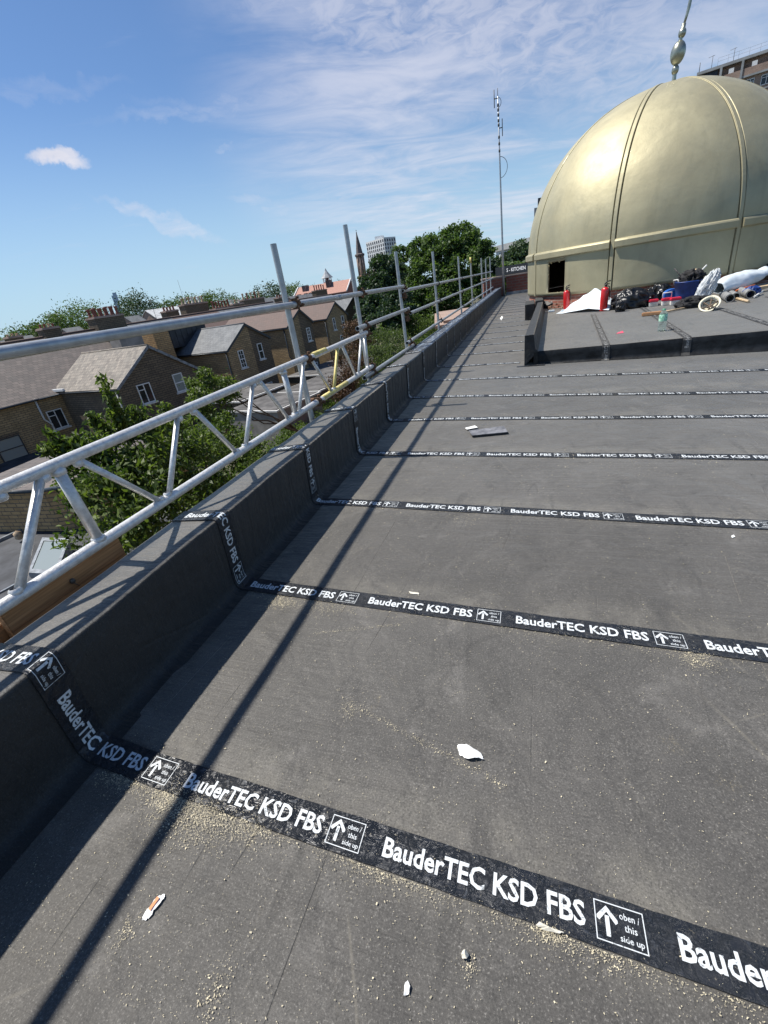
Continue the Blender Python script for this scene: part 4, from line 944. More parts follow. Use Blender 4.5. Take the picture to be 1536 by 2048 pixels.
backroof(289, 358, 616, 66, 4, 'white_roof', 'house with a bright whitish roof in full sun')
backroof(505, 560, 596, 70, 4, 'slate_tile', 'grey roof beyond the terrace left of the first post')
backroof(575, 622, 590, 75, 4, 'slate_tile', 'dark roof beyond the terrace right of the first post')

# ------------------------------------------------------------------ low extensions in the gardens
near = tthing('flat_roofed_extension', 4, 15, GZ, 'low dark flat roofed extension with a roof window at the lower left', 'extension')
m_ = MB(); m_.box((-3, 11.2, GZ), (8.2, 19.0, -3.99)); m_.build('wall', 'tan_brick', near)
m_ = MB(); m_.box((-3.1, 11.1, -3.99), (8.3, 19.1, -3.9)); m_.build('roof', 'slate_flat', near, bevel=.01)
m_ = MB(); m_.box((-3.1, 16.9, -3.9), (8.3, 17.0, -3.80)); m_.box((-3.05, 13.2, -3.9), (3.3, 13.26, -3.86)); m_.build('roof_edge', 'lead', near)
skp = [atZ(*p, -3.72) for p in [(55, 1145), (112, 1148), (147, 1090), (92, 1088)]]
sk = thing('roof_window', tuple(skp[0]), 'tilted roof window with pale glass on the low dark flat roof', 'skylight')
def inset(P4, f): c = sum(P4)/4; return [c+(p-c)*f for p in P4]
def frame4(P4, f, z0, z1, mat, nm):
    o_ = P4; i_ = inset(P4, f); m_ = MB(); vv = [(p[0], p[1], z+p[2]) for z in (z0, z1) for p in o_]+[(p[0], p[1], z+p[2]) for z in (z0, z1) for p in i_]
    fs_ = []
    for k in range(4):
        j = (k+1) % 4; fs_ += [(k, j, 4+j, 4+k), (8+k, 8+j, 12+j, 12+k), (4+k, 4+j, 12+j, 12+k), (k, j, 8+j, 8+k)]
    m_.add(vv, fs_); return m_.build(nm, mat, sk)
tl = [p.copy() for p in skp]; tl[2][2] += .22; tl[3][2] += .22
frame4(tl, .80, -.28, 0, 'lead', 'frame')
m_ = MB(); i_ = inset(tl, .82); m_.add([(p[0], p[1], p[2]-.02) for p in i_]+[(p[0], p[1], p[2]-.05) for p in i_], [(0, 1, 2, 3), (7, 6, 5, 4)]); m_.build('pane', 'pane_pale', sk)
bay = tthing('brick_extension', 7, 16, GZ, 'pale brick extension with canted corner and hipped tiled roof, lower left', 'extension')
m_ = MB(); poly = [(4.55, 18.6), (5.42, 15.25), (6.3, 13.9), (9.5, 13.9), (9.5, 18.6)]; m_.prism(poly, -3.88, -2.42); m_.build('wall', 'tan_brick', bay)
m_ = MB(); c_ = np.array([7.4, 16.0]); po_ = [tuple(c_+(np.array(p)-c_)*1.05) for p in poly]; m_.add([(x, y, -2.42) for x, y in po_]+[(7.3, 15.6, -2.22), (7.3, 18.7, -2.22)], [(0, 1, 5, 6), (1, 2, 5), (2, 3, 5), (3, 4, 6, 5), (4, 0, 6)]); m_.build('roof', 'clay_tile', bay)
m_ = MB(); pp = po_+[po_[0]]
for a_, b_ in zip(pp[:-1], pp[1:]): m_.tube([(a_[0], a_[1], -2.46), (b_[0], b_[1], -2.46)], .06, 8)
m_.build('gutter', 'dark_frame', bay)
m_ = MB(); m_.lathe([(.05, 0), (.11, .05), (.11, .22), (.0, .30)], 12, loc=(4.6, 16.1, -3.82)); m_.build('roof_vent', 'pot_tan', near)
for (t0, t1, a0, a1, z, lb, wm) in ((19.8, 24.2, 19.0, 23.3, -4.2, 'flat roofed rendered annex with a white roof edge below the slate gable', 'render_wall'),
                                  (21.4, 26.5, 23.6, 27.9, -4.0, 'small flat roofed annex tucked against the two toned gable', 'dark_brick'),
                                  (24.9, 31.0, 19.6, 23.4, -4.3, 'dark flat roofed annex right of the white edged one', 'dark_brick'),
                                  (31.4, 38.5, 21.5, 27.9, -4.4, 'long low dark roof below the brown tiled wing', 'dark_brick')):
    e = tthing('annex', (t0+t1)/2, (a0+a1)/2, GZ, lb, 'annex'); m_ = MB(); m_.box((t0, a0, GZ), (t1, a1, z-.12)); m_.build('wall', wm, e)
    m_ = MB(); m_.box((t0-.08, a0-.08, z-.12), (t1+.08, a1+.08, z-.02)); m_.build('roof_edge', 'sill', e); m_ = MB(); m_.box((t0+.06, a0+.06, z-.02), (t1-.06, a1-.06, z+.012)); m_.build('roof', 'flat_felt', e)
def blob(c, rad, amp, fq, seed, n_=28, flat=None, M=None, ridged=False):
    m_ = MB(); vs_ = []; rows_ = n_; cols = n_*2
    for i in range(rows_+1):
        th = math.pi*i/rows_
        for j in range(cols):
            ph = 2*math.pi*j/cols; d = Vector((math.sin(th)*math.cos(ph), math.sin(th)*math.sin(ph), math.cos(th)))
            v_ = mn.fractal(d*fq+Vector((seed*7.3, seed*3.1, seed)), 1.0, 2.0, 4)
            if ridged: v_ = .5-abs(v_)*2
            k = 1+amp*v_; p = Vector((d.x*rad[0]*k, d.y*rad[1]*k, d.z*rad[2]*k))
            if flat is not None: p.z = max(p.z, flat)
            if M is not None: p = M @ p
            vs_.append((p.x+c[0], p.y+c[1], p.z+c[2]))
    m_.add(vs_, [(i*cols+j, i*cols+(j+1) % cols, (i+1)*cols+(j+1) % cols, (i+1)*cols+j) for i in range(rows_) for j in range(cols)], True); return m_
hp = tworld(21.1, 21.2-3.4, GZ)
def heap_mat():
    m, t, b = principled('striped_cloth'); geo = t.n.new('ShaderNodeNewGeometry'); n_ = t.noise(geo.outputs['Position'], 2.4, 5, .6, 3.0)
    t.link(t.mix(t.ramp(n_, .47, .53), (.70, .68, .62), (.05, .05, .05)), b.inputs['Base Color']); b.inputs['Roughness'].default_value = .8; MATS['heap'] = m
heap_mat()
tag(blob((hp[0], hp[1], GZ+.35), (1.4, 1.0, .75), .45, 2.2, 3).build('rubbish_heap', 'heap'), 'heap of white and dark patterned cloth in the garden below the rendered annex', 'heap')
tag(blob((hp[0]+.35, hp[1]+.75, GZ+1.12), (.45, .4, .16), .4, 2.0, 5).build('cloth', 'red_plastic'), 'red cloth on top of the white heap in the garden', 'cloth')
bn = tworld(30.7, 21.0, GZ); bno = thing('wheelie_bin', tuple(bn), 'dark blue wheelie bin standing in the garden beyond the coping', 'bin')
m_ = MB(); m_.add([(bn[0]-.3, bn[1]-.35, GZ+.1), (bn[0]+.3, bn[1]-.35, GZ+.1), (bn[0]+.3, bn[1]+.35, GZ+.1), (bn[0]-.3, bn[1]+.35, GZ+.1), (bn[0]-.4, bn[1]-.45, GZ+1.25), (bn[0]+.4, bn[1]-.45, GZ+1.25), (bn[0]+.4, bn[1]+.45, GZ+1.25), (bn[0]-.4, bn[1]+.45, GZ+1.25)],
    [(0, 3, 2, 1), (4, 5, 6, 7), (0, 1, 5, 4), (1, 2, 6, 5), (2, 3, 7, 6), (3, 0, 4, 7)]); m_.build('body', 'blue_plastic', bno, bevel=.03)
m_ = MB(); m_.box((bn[0]-.43, bn[1]-.48, GZ+1.255), (bn[0]+.43, bn[1]+.48, GZ+1.33)); m_.build('lid', 'blue_plastic', bno, bevel=.02)
fn_ = tthing('garden_fence', 18, 16.8, GZ, 'grey timber garden fence between the trees and the annexes', 'fence')
m_ = MB()
for k in range(60): m_.box((14+k*.15, 24.2, GZ), (14.13+k*.15, 24.23, GZ+1.75))
m_.build('board_panel', 'bark', fn_)

# ------------------------------------------------------------------ trees
def crown(parent, blobs, n_leaf, size, mat, asp=2.0, droop=.0, clumps=14, fill=.35, spread=.30, name='crown'):
    vol = np.array([b[3]**2 for b in blobs]); vol = vol/vol.sum(); out = []
    for b, f in zip(blobs, vol):
        c = np.array(b[:3]); r = b[3]; sq = b[4] if len(b) > 4 else .85; k = max(1, int(n_leaf*f)); nc = max(3, int(clumps))
        d = rng.normal(size=(nc, 3)); d /= np.linalg.norm(d, axis=1)[:, None]; cr_ = r*(1-fill*rng.random(nc)**1.3); cc = d*cr_[:, None]*np.array([1, 1, sq])
        idx = rng.integers(0, nc, k); rel = rng.normal(size=(k, 3))*r*spread*np.array([1, 1, .75]); p = cc[idx]+rel; out.append(p+c)
    P = np.concatenate(out); n = len(P)
    nrm = rng.normal(size=(n, 3))+np.array([0, 0, .7]); nrm /= np.linalg.norm(nrm, axis=1)[:, None]
    t = rng.normal(size=(n, 3)); t[:, 2] -= droop*2; t -= nrm*(t*nrm).sum(1)[:, None]; t /= np.linalg.norm(t, axis=1)[:, None]; b_ = np.cross(nrm, t)
    s_ = size*rng.uniform(.6, 1.3, n); L = (t*s_[:, None]); Wd = b_*(s_/asp)[:, None]; up = nrm*(s_*.10)[:, None]
    V = np.stack([P-L*.5, P+Wd*.5+up, P+L*.5-up, P-Wd*.5+up], 1)
    return quads(name, V, mat, parent)
def branches(mb, base, tips, r0, wig=.12):
    for tp_ in tips:
        b_ = np.array(base); t_ = np.array(tp_); L = np.linalg.norm(t_-b_); n_ = 6
        pts = [b_+(t_-b_)*k/n_+(rng.normal(0, wig*L/6, 3) if 0 < k < n_ else 0) for k in range(n_+1)]
        mb.tube(pts, [r0*(1-.85*k/n_) for k in range(n_+1)], 6)
def tree(name, base, blobs, n_leaf, size, mat, label, group=None, trunk_r=.25, **kw):
    o = thing(name, tuple(base), label, 'tree' if name.endswith('tree') else 'bush', group); bl = np.array([b[:3] for b in blobs]); c = bl.mean(0)
    m_ = MB(); fork = np.array([base[0]*.5+c[0]*.5, base[1]*.5+c[1]*.5, base[2]+(c[2]-base[2])*.5])
    m_.tube([base, (np.array(base)+fork)/2+rng.normal(0, .1*trunk_r*4, 3)*np.array([1, 1, 0]), fork], [trunk_r*1.3, trunk_r, trunk_r*.8], 9); branches(m_, fork, [b for b in bl[:5]], trunk_r*.5); m_.build('trunk', 'bark', o)
    crown(o, blobs, n_leaf, size, mat, **kw); return o
def B(px, py, x, r, sq=.85): p = atX(px, py, x); return (p[0], p[1], p[2], r, sq)
# garden tree just beyond the scaffold
gt_ = [B(230, 905, -7.2, .75), B(300, 880, -7.4, .65), B(350, 870, -7.6, .6), B(410, 880, -7.8, .55), B(300, 960, -7, .85), B(380, 950, -7.2, .85), B(200, 950, -7, .6), B(455, 880, -8, .5), B(500, 890, -8.2, .45), B(470, 940, -7.6, .7),
       B(230, 1010, -6.6, .8), B(330, 1030, -6.4, .9), B(260, 1070, -6.2, .7), B(160, 905, -7.2, .35), B(262, 850, -7.4, .3), B(420, 1000, -6.6, .8), B(520, 950, -7.6, .6), B(560, 915, -8.2, .45)]
t_ = tree('garden_tree', (-8, 8.2, GZ), gt_, 20000, .125, 'leaf_cherry', 'large leafy green garden tree directly behind the nearest lattice beam', None, .16, asp=2.4, droop=.5, clumps=16, spread=.20)
sp_ = []
for (x0, y0, x1, y1) in ((262, 860, 198, 757), (225, 880, 178, 832), (160, 905, 84, 897), (200, 905, 100, 870), (350, 850, 330, 812), (300, 860, 265, 820), (250, 870, 215, 800)):
    for f in np.linspace(0, 1, 7): sp_.append(B(x0+(x1-x0)*f, y0+(y1-y0)*f, -7.3, .13-.05*f))
crown(t_, sp_, 2600, .12, 'leaf_cherry', asp=2.4, droop=.9, clumps=5, spread=.5, name='young_shoots')
m_ = MB()
for (x0, y0, x1, y1) in ((262, 900, 200, 762), (225, 900, 182, 836), (190, 915, 88, 899), (230, 930, 104, 872)): m_.tube([atX(x0, y0, -7.3), atX(x1, y1, -7.3)], [.02, .006], 6)
m_.build('shoot_stem', 'bark', t_)
tree('garden_tree', tuple(tworld(21.5, 15.5, GZ)), [B(425, 775, -12.5, .75), B(400, 760, -12.5, .5), B(455, 775, -12.5, .55), B(430, 820, -12, .75), B(395, 800, -12, .45), B(440, 870, -11, .8), B(470, 900, -10.5, .7), B(500, 920, -10, .6)], 9000, .15, 'leaf_cherry',
     'smaller green tree in front of the two toned brick gable', None, .10, asp=2.2, droop=.4, clumps=12, spread=.22)
tree('garden_tree', tuple(atX(715, 700, -13)*np.array([1, 1, 0])+np.array([0, 0, GZ])), [B(705, 665, -13, .9), B(722, 690, -13, 1.0), B(700, 720, -12, 1.0), B(725, 740, -12, 1.1), B(690, 760, -11, 1.0), B(705, 790, -10.5, .9), B(715, 650, -13, .5)], 12000, .16, 'leaf_brown',
     'reddish brown leaved tree behind the end of the lattice beam', None, .12, asp=2.4, droop=.5, clumps=14, spread=.24)
tree('garden_tree', tuple(atX(770, 700, -12)*np.array([1, 1, 0])+np.array([0, 0, GZ])), [B(760, 690, -12, 1.2), B(785, 680, -12, 1.1), B(750, 720, -11, 1.2), B(780, 715, -11, 1.3), B(740, 760, -10, .9), B(815, 690, -12, 1.0)], 15000, .15, 'leaf_bush',
     'grey green twiggy tree below the rails between the second and third posts', None, .12, asp=2.2, clumps=20, spread=.25)
tree('garden_bush', tuple(atX(850, 680, -12)*np.array([1, 1, 0])+np.array([0, 0, GZ])), [B(835, 655, -13, 1.5), B(865, 650, -13, 1.5), B(890, 660, -11, 1.2), B(845, 690, -10, 1.2), B(870, 690, -9, .8), B(820, 650, -14, 1.3)], 12000, .18, 'leaf_cherry',
     'dark green shrubs under the rails right of the third post', None, .12, asp=2.2, clumps=18, spread=.25)
hb = [tuple(atZ(x, y, GZ+.9))+(.75,) for x, y in ((560, 895), (590, 875), (615, 860), (640, 845), (665, 825), (690, 812), (715, 795), (735, 785))]
tree('garden_hedge', tuple(atZ(640, 845, GZ)), hb, 12000, .13, 'leaf_hedge', 'sunlit green hedge low down beyond the coping and first post', None, .06, asp=1.8, clumps=18, spread=.28)
# big plane tree and its darker neighbour
def BD(px, py, D_, r, sq=.85): p = atD(px, py, D_); return (p[0], p[1], p[2], r, sq)
pb = [BD(915, 485, 80, 2.6), BD(875, 488, 80, 2.4), BD(945, 490, 80, 2.4), BD(963, 505, 79, 1.7), BD(890, 520, 78, 2.7), BD(930, 525, 78, 2.8), BD(845, 510, 80, 2.2), BD(820, 530, 79, 2.2), BD(855, 550, 78, 2.7), BD(905, 562, 77, 2.7), BD(945, 560, 78, 2.4), BD(965, 545, 79, 1.7),
      BD(800, 560, 79, 2.2), BD(830, 590, 77, 2.6), BD(880, 600, 76, 2.8), BD(930, 600, 76, 2.6), BD(790, 600, 78, 2.4), BD(840, 470+22, 81, 1.6), BD(800, 510, 80, 1.4), BD(782, 530, 80, 1.3), BD(900, 470, 80, 1.2), BD(968, 525, 79, 1.2), BD(830, 640, 75, 2.6), BD(880, 640, 75, 2.6), BD(790, 640, 76, 2.4)]
tree('plane_tree', tuple(np.append(atD(880, 560, 80)[:2], GZ)), pb, 60000, .42, 'leaf_plane', 'huge rounded green tree towering behind the far scaffold posts', None, .5, asp=1.5, clumps=26, fill=.28, spread=.17)
tree('dark_tree', tuple(np.append(atD(760, 580, 62)[:2], GZ)), [BD(768, 535, 62, 1.5), BD(745, 560, 62, 1.5), BD(775, 560, 61, 1.6), BD(735, 590, 61, 1.5), BD(765, 595, 60, 1.9), BD(795, 585, 61, 1.6), BD(745, 625, 59, 1.8), BD(780, 630, 58, 1.8), BD(810, 620, 60, 1.6), BD(760, 655, 56, 1.7), BD(755, 525, 63, .8), BD(795, 545, 62, 1.0)], 26000, .34, 'leaf_dark',
     'darker bluish green tree before the white tower block', None, .35, asp=1.5, clumps=22, fill=.3, spread=.19)
FG = 'distant trees on the skyline'
far = [((42, 672, 7), (60, 660, 6), (82, 655, 6), (25, 676, 4)), ((115, 650, 8), (95, 655, 6), (130, 640, 7), (105, 632, 5)), ((165, 625, 10), (145, 632, 8), (180, 632, 8), (165, 612, 6)),
       ((262, 612, 7), (275, 600, 8), (285, 612, 8), (298, 615, 6), (258, 598, 5), (282, 592, 5)), ((330, 608, 5), (318, 612, 5), (345, 606, 5)), ((360, 600, 5), (378, 595, 5)), ((415, 590, 5), (430, 588, 6), (405, 594, 4)), ((450, 592, 5), (470, 592, 4), (440, 598, 4)),
       ((520, 578, 5), (540, 574, 6), (555, 578, 6), (545, 582, 5)), ((580, 572, 4), (592, 568, 5), (600, 574, 4)), ((615, 570, 3), (625, 569, 3)), ((686, 559, 3.5), (680, 562, 3)), ((250, 622, 3), (254, 626, 3)), ((6, 684, 5), (14, 680, 4)), ((500, 588, 4), (515, 584, 4))]
LB = ['rounded green tree at the far left of the skyline', 'green tree second from the left on the skyline', 'tall ragged green tree left of the big red potted stack', 'dark rounded tree standing alone right of the far skyscraper', 'low green tree above the white roof', 'green tree behind the seven pale pots', 'green tree above the dark red pots',
      'hazy green tree between the red pots and the tan pots', 'dark conifer like tree left of the first scaffold post', 'dark green tree just right of the first scaffold post', 'small tree left of the lead spired turret', 'small round tree above the orange school roof', 'small tree at the foot of the far skyscraper', 'lowest tree at the left picture edge', 'pale green tree behind the tan pots']
for k, (grp, lb) in enumerate(zip(far, LB)):
    D_ = (110, 115, 120, 125, 150, 150, 160, 190, 150, 170, 220, 220, 140, 130, 190)[k]
    bl = [BD(x, y+13, D_+random.uniform(-4, 4), r*D_/130*.46) for x, y, r in grp]; bl += [BD(x+5, y+22, D_, r*D_/130*.6) for x, y, r in grp]
    tree('far_tree', tuple(np.append(np.array(bl[0][:2]), GZ)), bl, 5200 if k < 4 else 2400, .38 if D_ < 140 else .50, 'leaf_dark' if k in (3, 8) else 'leaf_mid', lb, FG, .4, asp=1.5, clumps=14, fill=.3, spread=.22)
for k, (pts, D_, lb) in enumerate((([(990, 545, 2), (1000, 530, 1.8), (995, 560, 2), (985, 530, 1.6), (1010, 550, 2)], 70, 'dark green tree between the plane tree and the mast'), ([(1040, 510, 2.2), (1045, 530, 2.2), (1030, 520, 1.8), (1052, 500, 1.8), (1035, 540, 1.8)], 66, 'dark green tree between the mast and the dome'),
        ([(1012, 560, 1.5), (1025, 555, 1.6), (1020, 545, 1.2)], 50, 'light green shrub tree right behind the antenna mast'))):
    tree('street_tree', tuple(np.append(atD(pts[0][0], pts[0][1], D_)[:2], GZ)), [BD(x, y, D_, r*.8) for x, y, r in pts], 7000, .36, 'leaf_plane' if k == 2 else 'leaf_dark', lb, None, .25, asp=1.5, clumps=16, spread=.2)
wood = []
for k in range(70):
    a_ = R_(-62+k*1.05+random.uniform(-.4, .4)); D_ = random.uniform(230, 420); wood.append((D_*math.sin(a_), D_*math.cos(a_), GZ+2.5+random.uniform(-1, 1.0), random.uniform(5, 7), .5))
cw = crown(None, wood, 26000, 1.7, 'leaf_mid', asp=1.4, clumps=12, spread=.25, name='distant_woodland'); tag(cw, 'distant band of green treetops along the horizon', 'woodland', kind='stuff')

# ------------------------------------------------------------------ landmarks beyond the gardens
def inst(me, name, parent, p, rot, lab=None):
    o = bpy.data.objects.new(name, me); COL.objects.link(o); o.parent = parent; org = np.array(ORG[parent]); o.location = tuple(np.array(p)-org); o.rotation_euler = (0, 0, rot); ORG[o] = ORG[parent]
    return o
def boxmesh(name, w_, h_, d_, mat):
    me = bpy.data.meshes.new(name); b_ = bmesh.new(); bmesh.ops.create_cube(b_, size=1); bmesh.ops.scale(b_, vec=(w_, d_, h_), verts=b_.verts); b_.to_mesh(me); b_.free(); me.materials.append(MATS[mat]); return me
wt = thing('tower_block', tuple(np.append(atD(765, 520, 545)[:2], GZ)), 'tall white tower block with rows of narrow dark windows on the skyline', 'tower block')
A_, M_, R2 = atD(731, 482, 560), atD(767, 476, 535), atD(791, 477, 548); zt = atD(750, 480, 548)[2]
pA, pM, pR = A_[:2], M_[:2], R2[:2]; back = pA+(pR-pM); m_ = MB(); m_.prism([tuple(pA), tuple(pM), tuple(pR), tuple(back)], GZ, zt); m_.build('wall', 'white_concrete', wt)
m_ = MB(); c_ = (pA+pR)/2; m_.box((c_[0]-4, c_[1]-6, zt), (c_[0]+4, c_[1]+2, zt+3)); m_.build('plant_room', 'white_concrete', wt)
pn = boxmesh('window', 1.5, 2.3, .5, 'tank')
for (p0, p1, nc) in ((pA, pM, 9), (pM, pR, 5)):
    d = p1-p0; L = np.linalg.norm(d); d /= L; rot = math.atan2(d[1], d[0])
    for r_ in range(10):
        for c in range(nc):
            p = p0+d*L*(c+.5)/nc; inst(pn, 'window', wt, (p[0], p[1], zt-2.6-r_*3.6), rot)
cs = thing('church', tuple(np.append(atD(718, 540, 150)[:2], GZ)), 'red brick church with a slim dark stone spire beside the white tower', 'church')
sc_ = atD(719, 508, 150); zt = atD(711, 459, 150)[2]; zc_ = sc_[2]; zb_ = atD(722, 552, 150)[2]
m_ = MB(); m_.lathe([(1.05, zc_), (.62, zc_+(zt-zc_)*.42), (.12, zt-1.0)], 8, loc=(sc_[0], sc_[1], 0), smooth=False); m_.build('spire', 'spire_slate', cs)
m_ = MB(); m_.lathe([(.10, zt-1.0), (.22, zt-.85), (.06, zt-.7), (.05, zt-.4), (.16, zt-.3), (.04, zt-.2), (.02, zt)], 8, loc=(sc_[0], sc_[1], 0)); m_.build('finial', 'spire_slate', cs)
m_ = MB(); m_.lathe([(1.1, zc_-.7), (1.5, zc_-.5), (1.5, zc_-.1), (1.15, zc_+.1)], 8, loc=(sc_[0], sc_[1], 0), smooth=False); m_.build('cornice', 'spire_slate', cs)
m_ = MB(); m_.lathe([(.62, zb_-8), (.62, zc_-.4)], 8, loc=(sc_[0], sc_[1], 0), smooth=False)
for k in range(8): a_ = k*math.pi/4+.2; m_.tube([(sc_[0]+1.0*math.cos(a_), sc_[1]+1.0*math.sin(a_), zb_), (sc_[0]+1.0*math.cos(a_), sc_[1]+1.0*math.sin(a_), zc_-.4)], .20, 8)
m_.build('belfry', 'stone', cs); m_ = MB(); m_.lathe([(1.6, GZ), (1.6, zb_-.4), (1.2, zb_+.2)], 8, loc=(sc_[0], sc_[1], 0), smooth=False); m_.build('tower_base', 'red_brick', cs)
ca, cb = atD(705, 600, 150), atD(735, 545, 153); m_ = MB(); x0, y0 = sc_[0], sc_[1]
m_.add([(x0-2, y0+1, GZ), (x0+5, y0+1, GZ), (x0+5, y0+1, zb_-3), (x0+1.6, y0+1, zb_+1.2), (x0-2, y0+1, zb_-3), (x0-2, y0+16, GZ), (x0+5, y0+16, GZ), (x0+5, y0+16, zb_-3), (x0+1.6, y0+16, zb_+1.2), (x0-2, y0+16, zb_-3)], [(0, 1, 2, 3, 4), (9, 8, 7, 6, 5), (0, 5, 6, 1), (1, 6, 7, 2), (2, 7, 8, 3), (3, 8, 9, 4), (4, 9, 5, 0)]); m_.build('nave', 'red_brick', cs)
sch = thing('school', tuple(np.append(atD(650, 600, 132)[:2], GZ)), 'long building with orange tiled roof, white gable edges and chimneys beyond the terrace', 'school')
rl, rr, el, er = atD(598, 577, 132), atD(700, 556, 128), atD(590, 597, 126), atD(700, 583, 121)
zr = (rl[2]+rr[2])/2; ze = (el[2]+er[2])/2; d = (rr-rl)[:2]; d /= np.linalg.norm(d); nr_ = np.array([d[1], -d[0]]); 
if nr_@(el-rl)[:2] < 0: nr_ = -nr_
def Q(p, off, z, ext=0): v = p[:2]+nr_*off+d*ext; return (v[0], v[1], z)
m_ = MB(); vv = []
for p in (rl, rr): vv += [Q(p, 0, zr), Q(p, 6, ze), Q(p, 6, ze-.2), Q(p, 0, zr-.2), Q(p, -6, ze)]
m_.add(vv, [(0, 5, 6, 1), (1, 6, 7, 2), (0, 4, 9, 5), (0, 1, 2, 3), (5, 8, 7, 6)]); m_.build('roof', 'orange_tile', sch)
m_ = MB(); vv = []
for p in (rl, rr): vv += [Q(p, 5.7, GZ), Q(p, 5.7, ze-.1), Q(p, 0, zr-.25), Q(p, -5.7, ze-.1), Q(p, -5.7, GZ)]
m_.add(vv, [(0, 1, 2, 3, 4), (9, 8, 7, 6, 5), (0, 5, 6, 1), (3, 8, 9, 4)]); m_.build('wall', 'red_brick', sch)
for f in (-.012, 1.01):
    p = rl+(rr-rl)*f; m_ = MB(); m_.tube([Q(p, 0, zr+.1), Q(p, 6.2, ze+.05)], .16, 6); m_.tube([Q(p, 0, zr+.1), Q(p, -6.2, ze+.05)], .16, 6); m_.build('gable_edge', 'white_frame', sch)
for f, h_ in ((.62, .5), (.16, .2)):
    p = rl+(rr-rl)*f; q_ = Q(p, 1.2, zr); m_ = MB(); Mx = Matrix.Translation(q_) @ Matrix.Rotation(math.atan2(d[1], d[0]), 4, 'Z'); m_.box((-.5, -1.5, -2), (.5, 1.2, h_), Mx); m_.build('chimney', 'spire_slate', sch)
for f in (.09, .22, .31):
    p = rl+(rr-rl)*f; q_ = Q(p, 4.6, ze); m_ = MB(); Mx = Matrix.Translation(q_) @ Matrix.Rotation(math.atan2(d[1], d[0]), 4, 'Z'); m_.box((-.35, -.5, -.3), (.35, .8, 1.0), Mx); m_.build('dormer', 'tank', sch)
tu = atD(654, 556, 136); tuz = atD(653, 536, 136)[2]; tp_ = thing('turret', (tu[0], tu[1], zr-1), 'small white arcaded turret with a grey pyramid roof above the orange school roof', 'turret')
m_ = MB(); m_.lathe([(1.75, tu[2]), (.9, tu[2]+.9), (.35, tuz-.7), (.03, tuz)], 8, loc=(tu[0], tu[1], 0), smooth=False); m_.build('roof', 'turret_lead', tp_)
m_ = MB(); m_.lathe([(1.2, zr-1), (1.2, zr+.3), (1.28, zr+.35), (1.28, zr+.45), (.7, zr+.45)], 8, loc=(tu[0], tu[1], 0), smooth=False); m_.build('base', 'white_concrete', tp_)
for k in range(8): a_ = k*math.pi/4; m_ = MB(); m_.tube([(tu[0]+1.12*math.cos(a_), tu[1]+1.12*math.sin(a_), zr+.4), (tu[0]+1.12*math.cos(a_), tu[1]+1.12*math.sin(a_), tu[2]+.05)], .13, 6); m_.build('column', 'white_frame', tp_)
m_ = MB(); m_.lathe([(.7, zr+.4), (.7, tu[2])], 8, loc=(tu[0], tu[1], 0), smooth=False); m_.build('core', 'tank', tp_)
gk = thing('skyscraper', tuple(np.append(atD(233, 610, 2900)[:2], GZ)), 'far skyscraper painted pale haze blue with a slanted top left of the lone dark tree', 'skyscraper')
a1, a2, b1_, b2_ = atD(222, 590, 2900), atD(233, 588, 2900), atD(237, 625, 2900), atD(247, 622, 2900)
cc_ = (a1+a2)/2; wdt = np.linalg.norm((a2-a1)[:2])*.5; zt2 = a1[2]
m_ = MB(); Mx = Matrix.Translation((cc_[0], cc_[1], 0)) @ Matrix.Rotation(R_(45), 4, 'Z'); m_.box((-wdt*1.02, -wdt, GZ), (wdt*1.02, wdt, zt2-4), Mx); m_.box((-wdt*.4, -wdt*.9, zt2-4), (wdt*.98, wdt*.9, zt2+8), Mx); m_.build('tower_body', 'haze_tower', gk)
# flats behind the dome
fl = thing('flats', tuple(np.append(atD(1470, 300, 140)[:2], GZ)), 'brown brick block of flats with white windows rising behind the dome', 'block of flats')
kf = 1.9; F0 = np.array([16.371, 68.825])*kf; F1 = np.array([21.592, 67.013])*kf; zf = CH+15*kf; d = F1-F0; d /= np.linalg.norm(d); nf = np.array([d[1], -d[0]])
if nf@(-F0) < 0: nf = -nf
rotf = math.atan2(d[1], d[0])
def FP(u, off, z): v = F0+d*u+nf*off; return (v[0], v[1], z)
def fbox(mb, u0, u1, o0, o1, z0, z1):
    vv = [FP(u, o_, z) for z in (z0, z1) for (u, o_) in ((u0, o0), (u1, o0), (u1, o1), (u0, o1))]; mb.add(vv, [(0, 3, 2, 1), (4, 5, 6, 7), (0, 1, 5, 4), (1, 2, 6, 5), (2, 3, 7, 6), (3, 0, 4, 7)])
m_ = MB(); fbox(m_, 0, 30, -12, 0, GZ, zf-3.0); fbox(m_, 3.2, 30, -12, -.9, zf-3.0, zf-.6); m_.build('wall', 'brown_brick', fl)
m_ = MB(); fbox(m_, -.2, 30.2, -12.3, .15, zf-.6, zf-.15); m_.build('roof_slab', 'grey_concrete', fl); m_ = MB(); fbox(m_, 0, 3.2, -12, -.4, zf-3.0, zf-.6); m_.build('end_bay', 'dark_cladding', fl)
m_ = MB(); fbox(m_, 4.4, 30, -.9, .5, zf-3.35, zf-3.05); m_.build('balcony_slab', 'grey_concrete', fl); m_ = MB(); fbox(m_, 4.4, 30, .42, .5, zf-3.05, zf-2.0); m_.build('balcony_front', 'brown_brick', fl)
for u in (3.6, 6.9, 12.5, 18): m_ = MB(); fbox(m_, u, u+.35, -.9, .62, zf-3.6, zf-.6); m_.build('fin', 'grey_concrete', fl)
